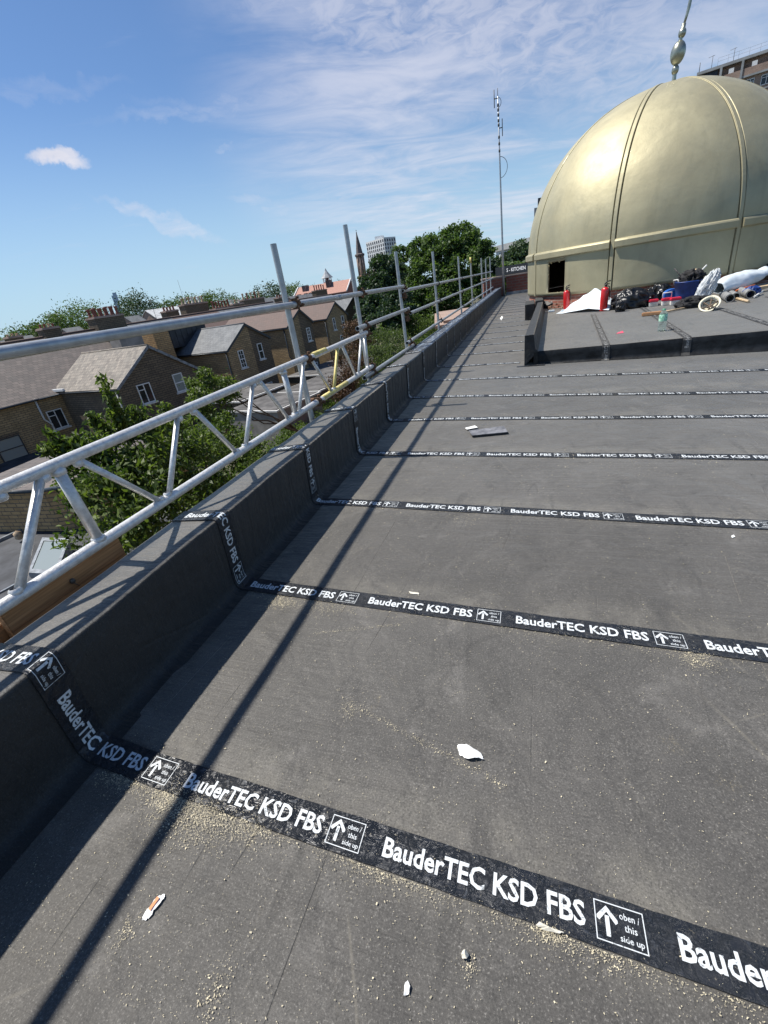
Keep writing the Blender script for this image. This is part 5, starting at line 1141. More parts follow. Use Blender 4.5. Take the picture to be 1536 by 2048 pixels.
def fwin(u, z, w_, h_, kids=2):
    f = MB()
    for (a_, b_, c_, e_) in ((u, u+w_, z, z+.12), (u, u+w_, z+h_-.12, z+h_), (u, u+.1, z, z+h_), (u+w_-.1, u+w_, z, z+h_), (u, u+w_, z+h_*.68, z+h_*.68+.08)): fbox(f, a_, b_, 0, .08, c_, e_)
    for k in range(1, kids): fbox(f, u+w_*k/kids-.05, u+w_*k/kids+.05, 0, .08, z, z+h_)
    o_ = f.build('window', 'white_frame', fl); p = MB(); fbox(p, u, u+w_, 0, .03, z, z+h_); p.build('pane', 'pane', o_)
for r_ in range(5):
    z = zf-5.25-r_*3.0
    for u, w_, kk in ((1.0, 1.0, 1), (3.3, 1.4, 2), (5.5, 1.5, 2), (7.5, 1.8, 3), (10.3, 2.4, 3), (14.0, 1.7, 2), (17, 2.4, 3), (20.5, 1.7, 2)): fwin(u, z, w_, 1.55, kk)
    m_ = MB(); fbox(m_, 0, 30, 0, .06, z-.55, z-.35); m_.build('string_course', 'grey_concrete', fl)
m_ = MB()
for u in (5, 8.5, 11): fbox(m_, u, u+.8, .02, .05, zf-2.9, zf-1.2)
m_.build('balcony_door', 'white_frame', fl)
rl_ = MB()
for h_ in (.55, 1.05): rl_.tube([FP(3, -.3, zf+h_), FP(30, -.3, zf+h_)], .014, 6)
for u in np.arange(3, 30, 1.6): rl_.tube([FP(u, -.3, zf-.15), FP(u, -.3, zf+1.05)], .014, 6)
rl_.build('roof_railing', 'steel_dark', fl)
for u in (2.0, 5.4): m_ = MB(); m_.tube([FP(u, -1, zf-.1), FP(u, -1, zf+1.9)], .04, 6); m_.tube([FP(u-.7, -1, zf+1.75), FP(u+.3, -1, zf+1.85)], .03, 6); m_.build('aerial', 'steel_dark', fl)
m_ = MB(); m_.tube([FP(.1, -.2, zf-.4), FP(.1, -.2, zf+1.3)], .06, 6); m_.build('flue', 'steel_dark', fl)
t2_ = atD(1068, 410, 210); fb2 = thing('dark_tower', (t2_[0]+8, t2_[1], GZ), 'grey tower block just peeping out left of the dome', 'tower block')
m_ = MB(); m_.box((t2_[0]+.1, t2_[1], GZ), (t2_[0]+24, t2_[1]+12, t2_[2]-1)); m_.build('wall', 'grey_concrete', fb2); m_ = MB(); m_.box((t2_[0]+1.4, t2_[1]+1, t2_[2]-1), (t2_[0]+20, t2_[1]+8, t2_[2]+2)); m_.build('plant_room', 'dark_cladding', fb2)
gb_ = thing('grey_block', tuple(np.append(atD(1025, 500, 95)[:2], GZ)), 'pale grey flat roofed building between the mast and the dome', 'building')
g0, g1 = atD(986, 495, 98), atD(1062, 473, 86); zg = (g0[2]+g1[2])/2; dg = (g1-g0)[:2]; dg /= np.linalg.norm(dg); ng = np.array([-dg[1], dg[0]])
def GP(u, o_, z): v = g0[:2]+dg*u+ng*o_; return (v[0], v[1], z)
def gbox(mb, u0, u1, o0, o1, z0, z1):
    vv = [GP(u, o_, z) for z in (z0, z1) for (u, o_) in ((u0, o0), (u1, o0), (u1, o1), (u0, o1))]; mb.add(vv, [(0, 3, 2, 1), (4, 5, 6, 7), (0, 1, 5, 4), (1, 2, 6, 5), (2, 3, 7, 6), (3, 0, 4, 7)])
m_ = MB(); gbox(m_, 1.2, 20, 0, 12, GZ, zg-.9); m_.build('wall', 'white_concrete', gb_); m_ = MB(); gbox(m_, .9, 20, -.3, 12, zg-.9, zg); m_.build('parapet', 'grey_concrete', gb_)
for u in (3.2, 6.6): m_ = MB(); gbox(m_, u, u+.7, -.05, 0, zg-1.6, zg-1.1); m_.build('window', 'tank', gb_)
m_ = MB(); gbox(m_, 3, 12, -.06, 0, zg-3.4, zg-2.7); m_.build('window', 'tank', gb_)
# shop sign beyond the end wall
s0, s1 = atD(1000, 543, 36), atD(1066, 533, 33.5); ds_ = s1-s0; L = np.linalg.norm(ds_[:2]); rs = math.atan2(ds_[1], ds_[0]); sg = thing('shop_sign', tuple(s0), 'black fascia sign with white capitals between the mast and the dome', 'sign')
Mx = Matrix.Translation(s0) @ Matrix.Rotation(rs, 4, 'Z'); m_ = MB(); m_.box((-.5, 0, -.27), (L+1.5, .25, .27), Mx); m_.build('fascia', 'fascia', sg)
m_ = MB(); m_.box((-.5, -.35, -.42), (L+1.5, .3, -.30), Mx); m_.build('awning', 'slate_flat', sg)
tx = 'S - KITCHEN'; u0 = .0
c0 = atD(1012, 541, 35.4); c1 = atD(1051, 534.5, 34.0)
v_, f_ = text_geo(tx, np.linalg.norm((c1-c0)[:2]), .22, .012); u0 = (c0-s0)[:2]@(ds_[:2]/L); m_ = MB(); m_.add([Mx @ Vector((x+u0, -.012, y-.10)) for x, y in v_], f_); m_.build('lettering', 'sign_white', sg)

# ------------------------------------------------------------------ things lying on the raised deck
def on(x, y): return atZ(x, y, DZ)
def px_m(p):                                                     # pixels per metre seen at a point
    d = (np.array(p)-C0)@_F; return CF/d
def extinguisher(px, py, ptop, label, lean=0):
    b = on(px, py); k = px_m(b); H = (py-ptop)/k*1.02; r = H*.135
    o = thing('fire_extinguisher', tuple(b), label, 'fire extinguisher', 'red extinguishers standing by the dome'); Mx = Matrix.Translation(b) @ Matrix.Rotation(lean, 4, 'Y'); 
    hb_ = H*.80; m_ = MB(); m_.lathe([(.0, 0), (r*.95, 0), (r, .012), (r, hb_*.84), (r*.93, hb_*.91), (r*.7, hb_*.965), (r*.3, hb_), (0, hb_)], 24, M=Mx); m_.build('body', 'red_paint', o)
    m_ = MB(); m_.lathe([(r*.25, hb_-.005), (r*.25, hb_+.03), (r*.36, hb_+.035), (r*.36, hb_+.055), (.0, hb_+.056)], 12, M=Mx); m_.build('valve', 'steel_dark', o)
    m_ = MB(); m_.tube([Mx @ Vector(p) for p in ((-r*.3, 0, hb_+.05), (r*.2, 0, H*.97), (r*1.1, 0, H*.99))], .012, 8); m_.tube([Mx @ Vector(p) for p in ((0, 0, hb_+.045), (r*.9, 0, hb_+.06))], .010, 8); m_.build('handle', 'black_plastic', o)
    m_ = MB(); m_.tube([Mx @ Vector(p) for p in ((r*.2, -.01, hb_+.03), (r*.9, -.03, hb_+.0), (r*1.13, -.03, hb_*.8), (r*1.13, -.03, hb_*.45))], .011, 8); m_.build('hose', 'black_plastic', o)
extinguisher(1133, 619, 576, 'smaller red fire extinguisher half hidden behind the white sheet', R_(-2)); extinguisher(1206, 622, 569, 'taller red fire extinguisher standing in front of the white sheet', R_(2))
# crumpled white sheet
def sheet():
    a, b_, c, d_ = on(1112, 628), on(1218, 622), on(1232, 612), on(1140, 614); n_ = 46; m_ = MB(); vs_ = []
    for i in range(n_+1):
        for j in range(n_+1):
            u, v = i/n_, j/n_; p = (a*(1-u)+b_*u)*(1-v)+(d_*(1-u)+c*u)*v
            tent = max(0, 1-abs(u-.62)*1.75)*max(0, 1-abs(v-.55)*1.5); ridge = .5-abs(mn.noise(Vector((u*2.3, v*1.9, 3.3)))) 
            ridge2 = .5-abs(mn.noise(Vector((u*5.3+2, v*4.1, 8.3))))
            z = DZ+.012+.44*tent**.9+.10*ridge*min(1, 6*u*(1-u)+.1)*min(1, 6*v*(1-v)+.1)+.05*ridge2*min(1, 8*u*(1-u))*min(1, 8*v*(1-v))
            vs_.append((p[0]+.04*mn.noise(Vector((u*3, v*3, 9))), p[1]-.25*tent*.3, max(DZ+.006, z-.03)))
    m_.add(vs_, [(i*(n_+1)+j, (i+1)*(n_+1)+j, (i+1)*(n_+1)+j+1, i*(n_+1)+j+1) for i in range(n_) for j in range(n_)], True); o = m_.build('plastic_sheet', 'white_sheet', solid=.004); return o
tag(sheet(), 'crumpled pale sheet heaped between the two red extinguishers', 'sheet')
for x, y, w_, lb in ((1136, 622, 26, 'folded pale strip at the left corner of the crumpled sheet'), (1103, 624, 12, 'small pale scrap between the kerb and the crumpled sheet')):
    p = on(x, y); k = px_m(p); m_ = MB(); m_.box((p[0]-w_/k/2, p[1]-.04, DZ+.002), (p[0]+w_/k/2, p[1]+.05, DZ+.045)); o = m_.build('folded_strip' if w_ > 20 else 'scrap', 'white_sheet', bevel=.012); tag(o, lb, 'sheet' if w_ > 20 else 'scrap')
p = on(1112, 616); tag(blob((p[0], p[1]+.35, DZ+.06), (.34, .25, .20), .3, 1.8, 14, flat=-.06).build('slab', 'steel_dark'), 'dark grey rubble sack in the corner behind the pale sheet', 'sack')
for k in range(16):
    th = R_(random.uniform(-66, -44)); r_ = random.uniform(3.26, 3.45); c_ = dpos(th, r_, DZ+random.uniform(.02, .12)); d3 = [rng.normal(0, 1, 3) for _ in range(9)]; bmt = bmesh.new()
    for d in d3: bmt.verts.new(np.array(c_)+d/np.linalg.norm(d)*np.array([.06, .05, .035])*random.uniform(.7, 1.3))
    bmesh.ops.convex_hull(bmt, input=bmt.verts); bmt.verts.index_update(); m_ = MB(); m_.add([v.co[:] for v in bmt.verts], [tuple(v.index for v in f_.verts) for f_ in bmt.faces]); bmt.free()
    tag(m_.build('brick_piece', 'rubble'), 'broken brick piece below the torn opening of the dome', 'rubble', 'broken bricks below the dome opening')
# black bags
def bag(px, py, w_, h_, label, seed, d=.3, mat='black_plastic', nm='bin_bag', cat='bin bag', amp=.30):
    p = on(px, py); k = px_m(p); rx, rz_ = w_/k/2, h_/k*.62
    o = blob((p[0], p[1]+d*.5, DZ+rz_*.55), (rx, d, rz_), amp, 1.25, seed, 40, flat=-rz_*.55, ridged=True).build(nm, mat); tag(o, label, cat, 'black bin bags' if nm == 'bin_bag' else None); return o
bag(1262, 617, 64, 36, 'shiny black bin bag right of the taller extinguisher', 21, .30); bag(1290, 613, 44, 27, 'shiny black bin bag behind the first red lidded tub', 22, .25)
bag(1241, 624, 18, 22, 'small tied black bag in front of the larger bags', 23, .09); bag(1318, 600, 44, 30, 'dull black bag between the bin bags and the blue tub', 24, .25)
# red lidded tubs
def tub(px, py, w_, label, h_=.62, handle=False):
    p = on(px, py); k = px_m(p); W_ = w_/k; H = W_*h_; o = thing('plastic_tub', tuple(p), label, 'tub', 'small red lidded tubs'); x, y = p[0], p[1]
    m_ = MB(); m_.box((x-W_*.44, y, DZ+.001), (x+W_*.44, y+W_*.7, DZ+H*.62)); m_.build('body', 'white_plastic', o, bevel=.008)
    m_ = MB(); m_.box((x-W_*.5, y-.01, DZ+H*.622), (x+W_*.5, y+W_*.75, DZ+H)); m_.build('lid', 'red_plastic', o, bevel=.014)
    m_ = MB(); m_.box((x-W_*.3, y-.006, DZ+H*.15), (x+W_*.3, y-.001, DZ+H*.5)); m_.build('label_panel', 'chip_pale', o)
    if handle: m_ = MB(); m_.tube([(x-W_*.45, y+.05, DZ+H), (x-W_*.45, y+.05, DZ+H*1.7), (x+W_*.45, y+.05, DZ+H*1.7), (x+W_*.45, y+.05, DZ+H)], .010, 8); m_.build('handle', 'white_plastic', o)
tub(1307, 613, 17, 'red lidded tub on its own in front of the black bags', .75); tub(1333, 611, 17, 'red lidded tub with its white handle up', .8, True); tub(1351, 610, 19, 'red lidded tub beside the black tool bag', .72)
p = on(1345, 601); k = px_m(p); W_ = 30/k; o = thing('tool_box', tuple(p), 'bright blue tool box with rounded lid behind the red lidded tubs', 'tool box')
m_ = MB(); n_ = 16; prof_ = [(-W_/2, 0), (W_/2, 0)]+[(W_/2*math.cos(a), W_*.38+W_*.32*math.sin(a)) for a in np.linspace(0, math.pi, n_)]
m_.add([(p[0]+x, p[1]+.02, DZ+z) for x, z in prof_]+[(p[0]+x, p[1]+.22, DZ+z) for x, z in prof_], [tuple(range(len(prof_))), tuple(range(len(prof_), 2*len(prof_)))[::-1]]+[(i, (i+1) % len(prof_), len(prof_)+(i+1) % len(prof_), len(prof_)+i) for i in range(len(prof_))]); m_.build('body', 'blue_bright', o, bevel=.006)
m_ = MB(); m_.tube([(p[0]+W_*.3*math.cos(a), p[1]+.01, DZ+W_*.42+W_*.18*math.sin(a)) for a in np.linspace(0, math.pi, 9)], .012, 8); m_.build('handle', 'blue_plastic', o)
# dark blue flexible tub full of tools
p = on(1378, 602); k = px_m(p); r_ = 24/k; H = 36/k; o = thing('builders_bucket', tuple(p), 'dark blue flexible bucket stuffed with black gear and sticks', 'bucket'); y = p[1]+r_
m_ = MB(); m_.lathe([(0, .002), (r_*.72, .002), (r_*.80, H*.3), (r_*.98, H*.93), (r_*1.04, H*.95), (r_*1.04, H), (r_*.96, H), (r_*.92, H*.9), (r_*.75, .05)], 32, loc=(p[0], y, DZ)); m_.build('body', 'blue_plastic', o)
m_ = MB(); m_.tube([(p[0]-r_*1.02, y, DZ+H*.92), (p[0]-r_*1.12, y-.05, DZ+H*1.12), (p[0]-r_*.9, y-.12, DZ+H*1.14), (p[0]-r_*.8, y-.14, DZ+H*.95)], .012, 8); m_.build('handle', 'white_plastic', o)
tag(blob((p[0]+.05, y, DZ+H*1.05), (r_*.85, r_*.8, H*.42), .6, 2.4, 31, 26, ridged=True).build('bundle', 'black_cloth'), 'black gear piled in the dark blue bucket', 'tool bundle')
for q, (dx, dz, l, mt_) in enumerate(((-.30, .38, .7, 'steel_dark'), (.1, .3, .55, 'timber_pale'), (.28, .36, .6, 'white_plastic'))):
    m_ = MB(); m_.tube([(p[0]-dx*.2, y, DZ+H*.6), (p[0]+dx, y-.05, DZ+H+dz*.7)], .014, 8); tag(m_.build('stick', mt_), ('dark rod', 'pale wooden stick', 'white plastic stick')[q]+' poking out of the dark blue bucket', 'stick')
p = on(1413, 603); k = px_m(p); Mx = Matrix.Rotation(R_(24), 4, 'Y')
tag(blob((p[0], p[1]+.12, DZ+.24), (.13, .12, .30), .5, 2.0, 41, 30, M=Mx, ridged=True).build('poly_bag', 'thin_poly'), 'clear crumpled poly bag slumped between the bucket and the white roll', 'plastic bag')
bag(1392, 615, 62, 20, 'low black tool bag lying in front of the dark blue bucket', 51, .14, 'black_cloth', 'tool_bag', 'tool bag', .5)
m_ = MB(); p = on(1372, 614)
for q in range(3): m_.tube([(p[0]+q*.12, p[1]-.03, DZ+.03), (p[0]+.12+q*.14, p[1]-.06, DZ+.10), (p[0]+.25+q*.14, p[1]-.02, DZ+.06)], .010, 6)
m_.build('strap', 'steel_dark', bpy.data.objects['tool_bag'])
# long pale roll
ra_, rb_ = on(1432, 597), on(1524, 572); ra_[2] = DZ+.19; rb_[2] = DZ+.27; L = rb_-ra_; n_ = 30; m_ = MB(); vs_ = []; ax = L/np.linalg.norm(L); sx_ = np.cross(ax, [0, 0, 1]); sx_ /= np.linalg.norm(sx_); uz = np.cross(sx_, ax)
for i in range(n_+1):
    f = i/n_; r0 = .10+.085*math.sin(math.pi*min(1, f*1.15))**.7+(.02 if f > .9 else 0)
    for j in range(28):
        a = 2*math.pi*j/28; rr = r0*(1+.30*mn.noise(Vector((math.cos(a)*1.1, math.sin(a)*1.1, f*3.2+5)))+.12*(.5-abs(mn.noise(Vector((math.cos(a)*2.6, math.sin(a)*2.6, f*7+9)))))); vs_.append(ra_+L*f+sx_*rr*1.15*math.cos(a)+uz*rr*.9*math.sin(a))
m_.add(vs_, [(i*28+j, i*28+(j+1) % 28, (i+1)*28+(j+1) % 28, (i+1)*28+j) for i in range(n_) for j in range(28)], True); tag(m_.build('wrapped_roll', 'white_sheet', solid=.006), 'long pale blue white wrapped roll slumped across the gear', 'roll')
# short pipes
def shortpipe(p0, p1, r_, label, mat='pipe_grey'):
    o = thing('pipe', tuple(p0), label, 'pipe', 'short grey pipes and tubes'); m_ = MB(); hollow(m_, p0, p1, r_, 20, .010); m_.build('tube', mat, o); p0 = np.array(p0); p1 = np.array(p1); dd = (p1-p0)/np.linalg.norm(p1-p0)
    m_ = MB(); m_.tube([p1-dd*.03, p1-dd*.001], [r_+.006]*2, 20, cap=False); m_.build('rim', 'steel_dark', o)
for (x0, y0, x1, y1, w_, lb) in ((1450, 598, 1459, 605, 15, 'grey tube leftmost of the three tubes below the roll'), (1466, 595, 1471, 600, 13, 'grey tube in the middle of the three tubes below the roll'), (1484, 590, 1500, 597, 15, 'longest grey tube below the roll')):
    a_, b_ = on(x0, y0), on(x1, y1); r_ = w_/2/px_m(b_); a_[2] = b_[2] = DZ+r_; a_ = a_+np.array([0, .12, 0]); shortpipe(a_, b_, r_, lb)
a_, b_ = on(1475, 600), on(1497, 606); a_[2] = b_[2] = DZ+.025; m_ = MB(); m_.tube([a_+np.array([0, .05, 0]), b_], .022, 10); tag(m_.build('rod', 'timber_pale'), 'thin pale rod under the longest grey tube', 'rod')
a_, b_ = on(1470, 592), on(1506, 584); a_[2] = DZ+.10; b_[2] = DZ+.13; m_ = MB(); m_.tube([a_, b_], .018, 8); plain('orange', (.66, .16, .05), .5); m_.build('level_body', 'orange'); tag(bpy.data.objects['level_body'], 'orange handled tool lying under the pale roll', 'tool')
p = on(1504, 593); tag(blob((p[0], p[1]+.05, DZ+.08), (.13, .10, .09), .5, 2.2, 61, 22, ridged=True).build('blue_tool', 'blue_plastic'), 'blue tool with pale stripes beside the longest tube', 'tool')
a_, b_ = on(1508, 597), on(1524, 588); m_ = MB(); a_[2] = DZ+.03; b_[2] = DZ+.05; m_.tube([a_, b_], .016, 8); tag(m_.build('white_rod', 'white_plastic'), 'short white rod right of the blue tool', 'rod')
a_, b_ = on(1500, 588), on(1570, 575); m_ = MB(); d = (b_-a_); rot = math.atan2(d[1], d[0]); Mx = Matrix.Translation((a_[0], a_[1], DZ+.06)) @ Matrix.Rotation(rot, 4, 'Z'); m_.box((0, -.07, 0), (np.linalg.norm(d), .07, .05), Mx); tag(m_.build('plank', 'timber_pale', bevel=.004), 'pale timber plank running out of the right edge beside the roll', 'plank')
a_, b_ = on(1524, 573), on(1590, 566); m_ = MB(); a_[2] = b_[2] = DZ+.22; m_.tube([a_, b_], .09, 14); tag(m_.build('log', 'bark'), 'dark brown roll end sticking out of the right end of the pale roll', 'roll')
c_ = on(1530, 572); m_ = MB(); th = np.linspace(0, 2*math.pi, 25); m_.tube([(c_[0]+.30+.17*math.cos(a), c_[1]+.55, DZ+.26+.17*math.sin(a)) for a in th], .035, 8, cap=False); m_.tube([(c_[0]+.30+.09*math.cos(a), c_[1]+.55, DZ+.26+.09*math.sin(a)) for a in th], .02, 8, cap=False); tag(m_.build('cable_coil', 'black_plastic'), 'black coil leaning on the brick ring at the right picture edge', 'coil')
# upturned hard hat
p = on(1421, 622); k = px_m(p); r_ = 17/k; o = thing('hard_hat', tuple(p), 'upturned cream hard hat with its webbing showing', 'hard hat'); Mx = Matrix.Translation((p[0], p[1]+.10, DZ+r_*.72)) @ Matrix.Rotation(R_(42), 4, 'X') @ Matrix.Rotation(R_(-20), 4, 'Y')
m_ = MB(); pr2 = [(.001, -r_*.75), (r_*.45, -r_*.70), (r_*.78, -r_*.45), (r_*.93, -.02), (r_*1.08, .0), (r_*1.10, .012), (r_*.93, .014), (r_*.86, -.03), (r_*.72, -r_*.42), (r_*.40, -r_*.64), (.001, -r_*.69)]; m_.lathe(pr2, 28, M=Mx); m_.build('shell', 'cream_helmet', o)
m_ = MB()
for q in range(3):
    a = q*math.pi/3+.2; m_.tube([Mx @ Vector((r_*.82*math.cos(a), r_*.82*math.sin(a), -.02)), Mx @ Vector((0, 0, -r_*.45)), Mx @ Vector((-r_*.82*math.cos(a), -r_*.82*math.sin(a), -.02))], .012, 6)
m_.build('webbing', 'bark', o); m_ = MB(); m_.tube([Mx @ Vector((r_*.74*math.cos(a), r_*.74*math.sin(a), -.035)) for a in th], .010, 6, cap=False); m_.tube([Mx @ Vector((.05, -r_*.8, -.01)), Mx @ Vector((.07, -r_*1.0, .05)), Mx @ Vector((.02, -r_*1.15, .0))], .013, 6); m_.build('headband', 'black_plastic', o)
# wooden bat with thin handle, bottle, pink scrap
a_, b_, c_ = on(1283, 633), on(1322, 629), on(1375, 617); o = thing('wooden_paddle', tuple(a_), 'wooden paddle with a thick brown block and thin pale handle, lying behind the bottle', 'paddle')
d = b_-a_; Mx = Matrix.Translation(a_) @ Matrix.Rotation(math.atan2(d[1], d[0]), 4, 'Z'); m_ = MB(); m_.box((0, -.055, .002), (np.linalg.norm(d), .055, .062), Mx); m_.build('block', 'timber', o, bevel=.012)
m_ = MB(); b2_ = b_.copy(); b2_[2] += .035; c2_ = c_.copy(); c2_[2] += .02; m_.tube([b2_, c2_], .017, 10); m_.build('handle', 'timber_pale', o)
p = on(1323, 662); k = px_m(p); H = 41/k; r_ = 7.2/k; o = thing('water_bottle', tuple(p), 'clear greenish plastic water bottle standing on the deck', 'bottle')
m_ = MB(); prb = [(.0, .004), (r_*.7, .0), (r_, .012)]; 
for q in range(6): z = H*(.06+q*.075); prb += [(r_, z), (r_*.93, z+H*.02), (r_, z+H*.04)]
prb += [(r_, H*.72), (r_*.85, H*.82), (r_*.42, H*.92), (r_*.34, H*.94), (r_*.34, H*.96)]; m_.lathe(prb, 24, loc=p); m_.build('body', 'clear', o)
m_ = MB(); m_.lathe([(r_*.42, H*.945), (r_*.42, H), (0, H)], 16, loc=p); plain('green_cap', (.05, .28, .15), .5); plain('pale_green', (.42, .62, .50), .5, 0, .3, 25, dark=(.06, .30, .16)); m_.build('cap', 'green_cap', o)
m_ = MB(); m_.lathe([(r_*1.015, H*.46), (r_*1.02, H*.48), (r_*1.02, H*.72), (r_*.95, H*.76)], 24, loc=p); m_.build('label', 'pale_green', o)
p = on(1239, 667); m_ = MB(); m_.add([(p[0]-.05, p[1]-.02, DZ+.004), (p[0]+.06, p[1]-.01, DZ+.006), (p[0]+.05, p[1]+.05, DZ+.03), (p[0]-.02, p[1]+.04, DZ+.01)], [(0, 1, 2, 3)]); plain('pink', (.72, .10, .16), .6); tag(m_.build('scrap', 'pink', solid=.003), 'small pink scrap on the raised deck left of the bottle', 'scrap')

# ------------------------------------------------------------------ litter on the roof
def flatpiece(name, pts, mat, label, cat, lift=.004, th_=.002, curl=0):
    ex = []; sz = max(abs(pts[0][0]-p[0])+abs(pts[0][1]-p[1]) for p in pts)
    for i, p in enumerate(pts):
        q = pts[(i+1) % len(pts)]; nn3 = 4
        for k in range(nn3): f = k/nn3; j_ = 0 if k == 0 else sz*.018; ex.append((p[0]+(q[0]-p[0])*f+random.uniform(-j_, j_), p[1]+(q[1]-p[1])*f+random.uniform(-j_, j_)))
    P_ = [onroof(*p) for p in ex]; n_ = len(P_); c = sum(P_)/n_; m_ = MB(); vs_ = [(p[0], p[1], p[2]+lift+curl*(.5+.5*math.sin(i*6.28/n_*2))) for i, p in enumerate(P_)]+[(c[0], c[1], c[2]+lift+curl*1.6)]
    m_.add(vs_, [(i, (i+1) % n_, n_) for i in range(n_)]); o = m_.build(name, mat, solid=th_); tag(o, label, cat); return o
flatpiece('paper_scrap', [(915, 1496), (933, 1495), (962, 1510), (968, 1521), (955, 1522), (936, 1523), (921, 1514)], 'paper', 'largest white paper scrap lying in the middle of the roof', 'paper scrap', .006, .001, .012)
sp_o = flatpiece('paper_scrap', [(286, 1842), (290, 1832), (318, 1795), (331, 1790), (331, 1796), (320, 1812), (300, 1838), (292, 1843)], 'paper', 'torn orange and white paper strip near the bottom left', 'paper scrap', .005, .001, .003)
P_ = [onroof(*p) for p in ((300, 1822), (304, 1826), (322, 1800), (318, 1797))]; m_ = MB(); m_.add([(p[0], p[1], p[2]+.0125) for p in P_], [(0, 1, 2, 3)]); m_.build('orange_print', 'paper_orange', sp_o)
flatpiece('paper_scrap', [(808, 1993), (811, 1968), (816, 1962), (821, 1975), (818, 1990)], 'paper', 'small torn white scrap at the bottom of the picture', 'paper scrap', .004, .001, .004)
flatpiece('wood_shaving', [(1072, 1852), (1080, 1848), (1100, 1858), (1128, 1868), (1118, 1870), (1090, 1862)], 'chip_pale', 'pale curled shaving against the edge of the nearest tape', 'shaving', .004, .002, .006)
flatpiece('wood_shaving', [(818, 1184), (838, 1187), (838, 1190), (820, 1188)], 'chip_pale', 'thin pale sliver just above the second nearest tape', 'shaving', .003, .003)
flatpiece('foam_crumb', [(924, 1912), (930, 1904), (937, 1913), (933, 1922), (927, 1920)], 'chip_pale', 'pale yellow crumb below the nearest tape', 'crumb', .006, .004, .008)
flatpiece('paper_scrap', [(1462, 1073), (1467, 1071), (1470, 1075), (1464, 1077)], 'paper', 'tiny white scrap at the right just below the third nearest tape', 'paper scrap')
fo = thing('felt_offcut', tuple(onroof(975, 868)), 'folded dark felt offcut with a white corner lying on the roof', 'offcut')
A_ = [onroof(*p) for p in ((944, 876), (1016, 869), (1008, 857), (938, 866))]
def slab(P4, z0, z1, mat, nm, parent):
    m_ = MB(); m_.add([(p[0], p[1], p[2]+z) for z in (z0, z1) for p in P4], [(0, 3, 2, 1), (4, 5, 6, 7), (0, 1, 5, 4), (1, 2, 6, 5), (2, 3, 7, 6), (3, 0, 4, 7)]); return m_.build(nm, mat, parent, bevel=.001)
plain('felt_light', (.17, .17, .18), .5, 0, .3, 20); plain('felt_back', (.02, .02, .02), .6)
slab(A_, .020, .026, 'felt_light', 'top_leaf', fo); slab([p+np.array([.004, .01, 0]) for p in A_], .001, .016, 'felt_back', 'under_leaf', fo)
slab([onroof(*p) for p in ((934, 862), (956, 858), (950, 854), (930, 859))], .015, .017, 'paper', 'white_corner', fo)
w1 = onroof(1037, 592)
flatpiece('paper_scrap', [(1000, 638), (1003, 632), (1006, 634), (1003, 641)], 'paper', 'tiny white scrap far down the narrow strip of roof', 'paper scrap')
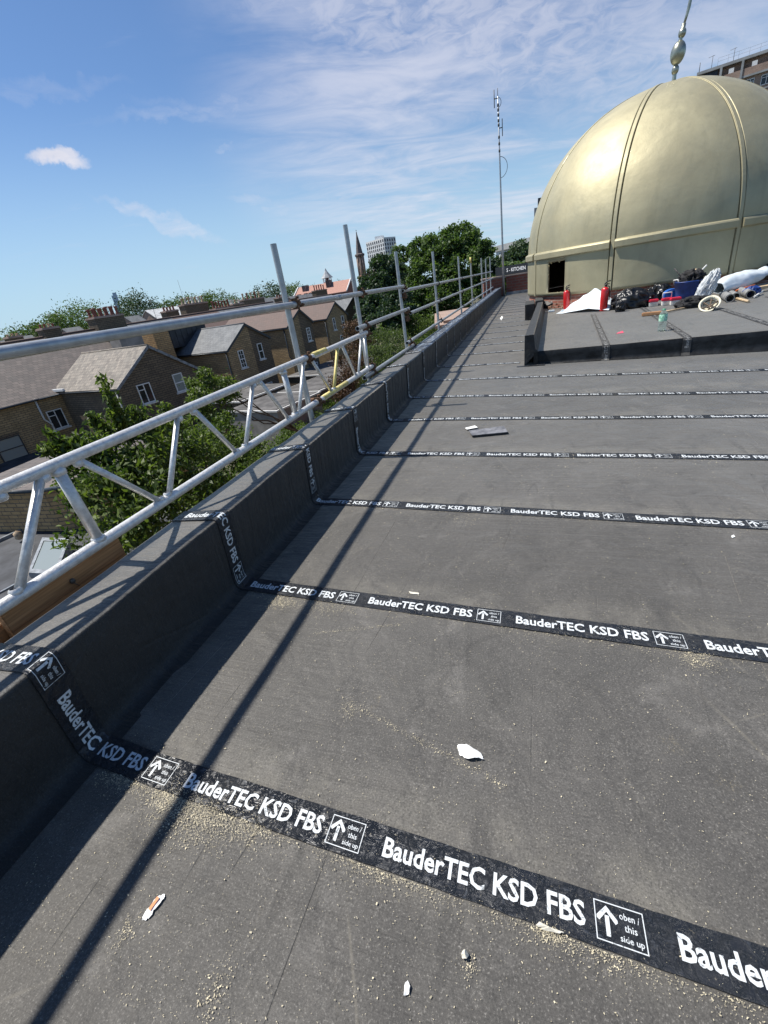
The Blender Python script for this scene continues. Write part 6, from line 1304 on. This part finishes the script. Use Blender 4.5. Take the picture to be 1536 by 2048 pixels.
# sawdust and small chips: far too many to count
def grains():
    pts = []
    def lapy(i, x): P_ = LAPS[i]; return np.interp(x, [q[0] for q in P_], [q[1] for q in P_])
    def line(i, n_, x0, x1, off=.056, sp=.018):
        x = rng.uniform(x0, x1, n_); keep = np.array([mn.noise(Vector((v*4.0, i*5.1, 0)))+.5 for v in x]) > rng.random(n_)*.9; x = x[keep]; y = lapy(i, x)-off-rng.exponential(sp, len(x)); pts.append(np.stack([x, y], 1))
    def patch(px, py, n_, sx_, sy): c = onroof(px, py); pts.append(np.stack([rng.normal(c[0], sx_, n_), rng.normal(c[1], sy, n_)], 1))
    line(1, 5200, -1.35, .6, sp=.016); line(2, 3000, -1.35, 1.3, sp=.02); line(3, 1500, -1.3, 2.0, sp=.03); line(4, 700, -1.2, 2.6, sp=.05)
    line(1, 700, -1.3, .6, off=-.054, sp=-.01) if False else None
    patch(345, 1600, 1500, .05, .03); patch(420, 1625, 1300, .06, .03); patch(380, 1650, 1300, .07, .035); patch(500, 1650, 700, .05, .03); patch(240, 1560, 900, .06, .02); patch(560, 1205, 1500, .05, .028); patch(640, 1215, 800, .09, .035); patch(500, 1185, 700, .05, .03)
    patch(1395, 1320, 700, .035, .03); patch(930, 1040, 300, .06, .05); patch(1135, 912, 260, .05, .05); patch(430, 1985, 260, .02, .03); patch(255, 1862, 160, .012, .02); patch(940, 1935, 90, .012, .012); patch(1100, 1865, 260, .02, .01); patch(700, 1420, 200, .02, .02)
    a, b_ = onroof(715, 1415), onroof(1010, 1575); f = rng.random(420); pts.append(np.stack([a[0]+(b_[0]-a[0])*f+rng.normal(0, .007, 420), a[1]+(b_[1]-a[1])*f+rng.normal(0, .007, 420)], 1))
    a, b_ = onroof(625, 1268), onroof(800, 1250); f = rng.random(260); pts.append(np.stack([a[0]+(b_[0]-a[0])*f+rng.normal(0, .006, 260), a[1]+(b_[1]-a[1])*f+rng.normal(0, .006, 260)], 1))
    n_ = 11000; x = rng.uniform(-1.4, 1.2, n_); y = .15+rng.random(n_)**1.6*3.2; pts.append(np.stack([x, y], 1))
    n_ = 1500; pts.append(np.stack([rng.uniform(-1.4, 3.5, n_), rng.uniform(3, 7, n_)], 1))
    P = np.concatenate(pts); P = P[(P[:, 0] > -1.42)]; n_ = len(P); yaw = rng.uniform(0, math.pi, n_); far_ = P[:, 1] > 3
    L = np.clip(rng.lognormal(math.log(.0013), .42, n_), .0006, .0048); L[far_] *= 1.5; Wd = L*rng.uniform(.25, .7, n_)
    ci, si = np.cos(yaw), np.sin(yaw); z0 = rz(P[:, 0])+.0035+rng.random(n_)*.0015; tilt = rng.normal(0, .35, n_)*L
    c = np.stack([P[:, 0], P[:, 1], z0], 1); e = np.stack([ci*L, si*L, tilt], 1)*.5*1.3; q = np.stack([-si*Wd, ci*Wd, tilt*0+rng.normal(0, .2, n_)*Wd], 1)*.5*1.3
    return quads('sawdust', np.stack([c-e-q, c+e-q, c+e+q, c-e+q], 1), 'sawdust')
tag(grains(), 'pale sawdust and chips scattered along the tapes', 'sawdust', kind='stuff')
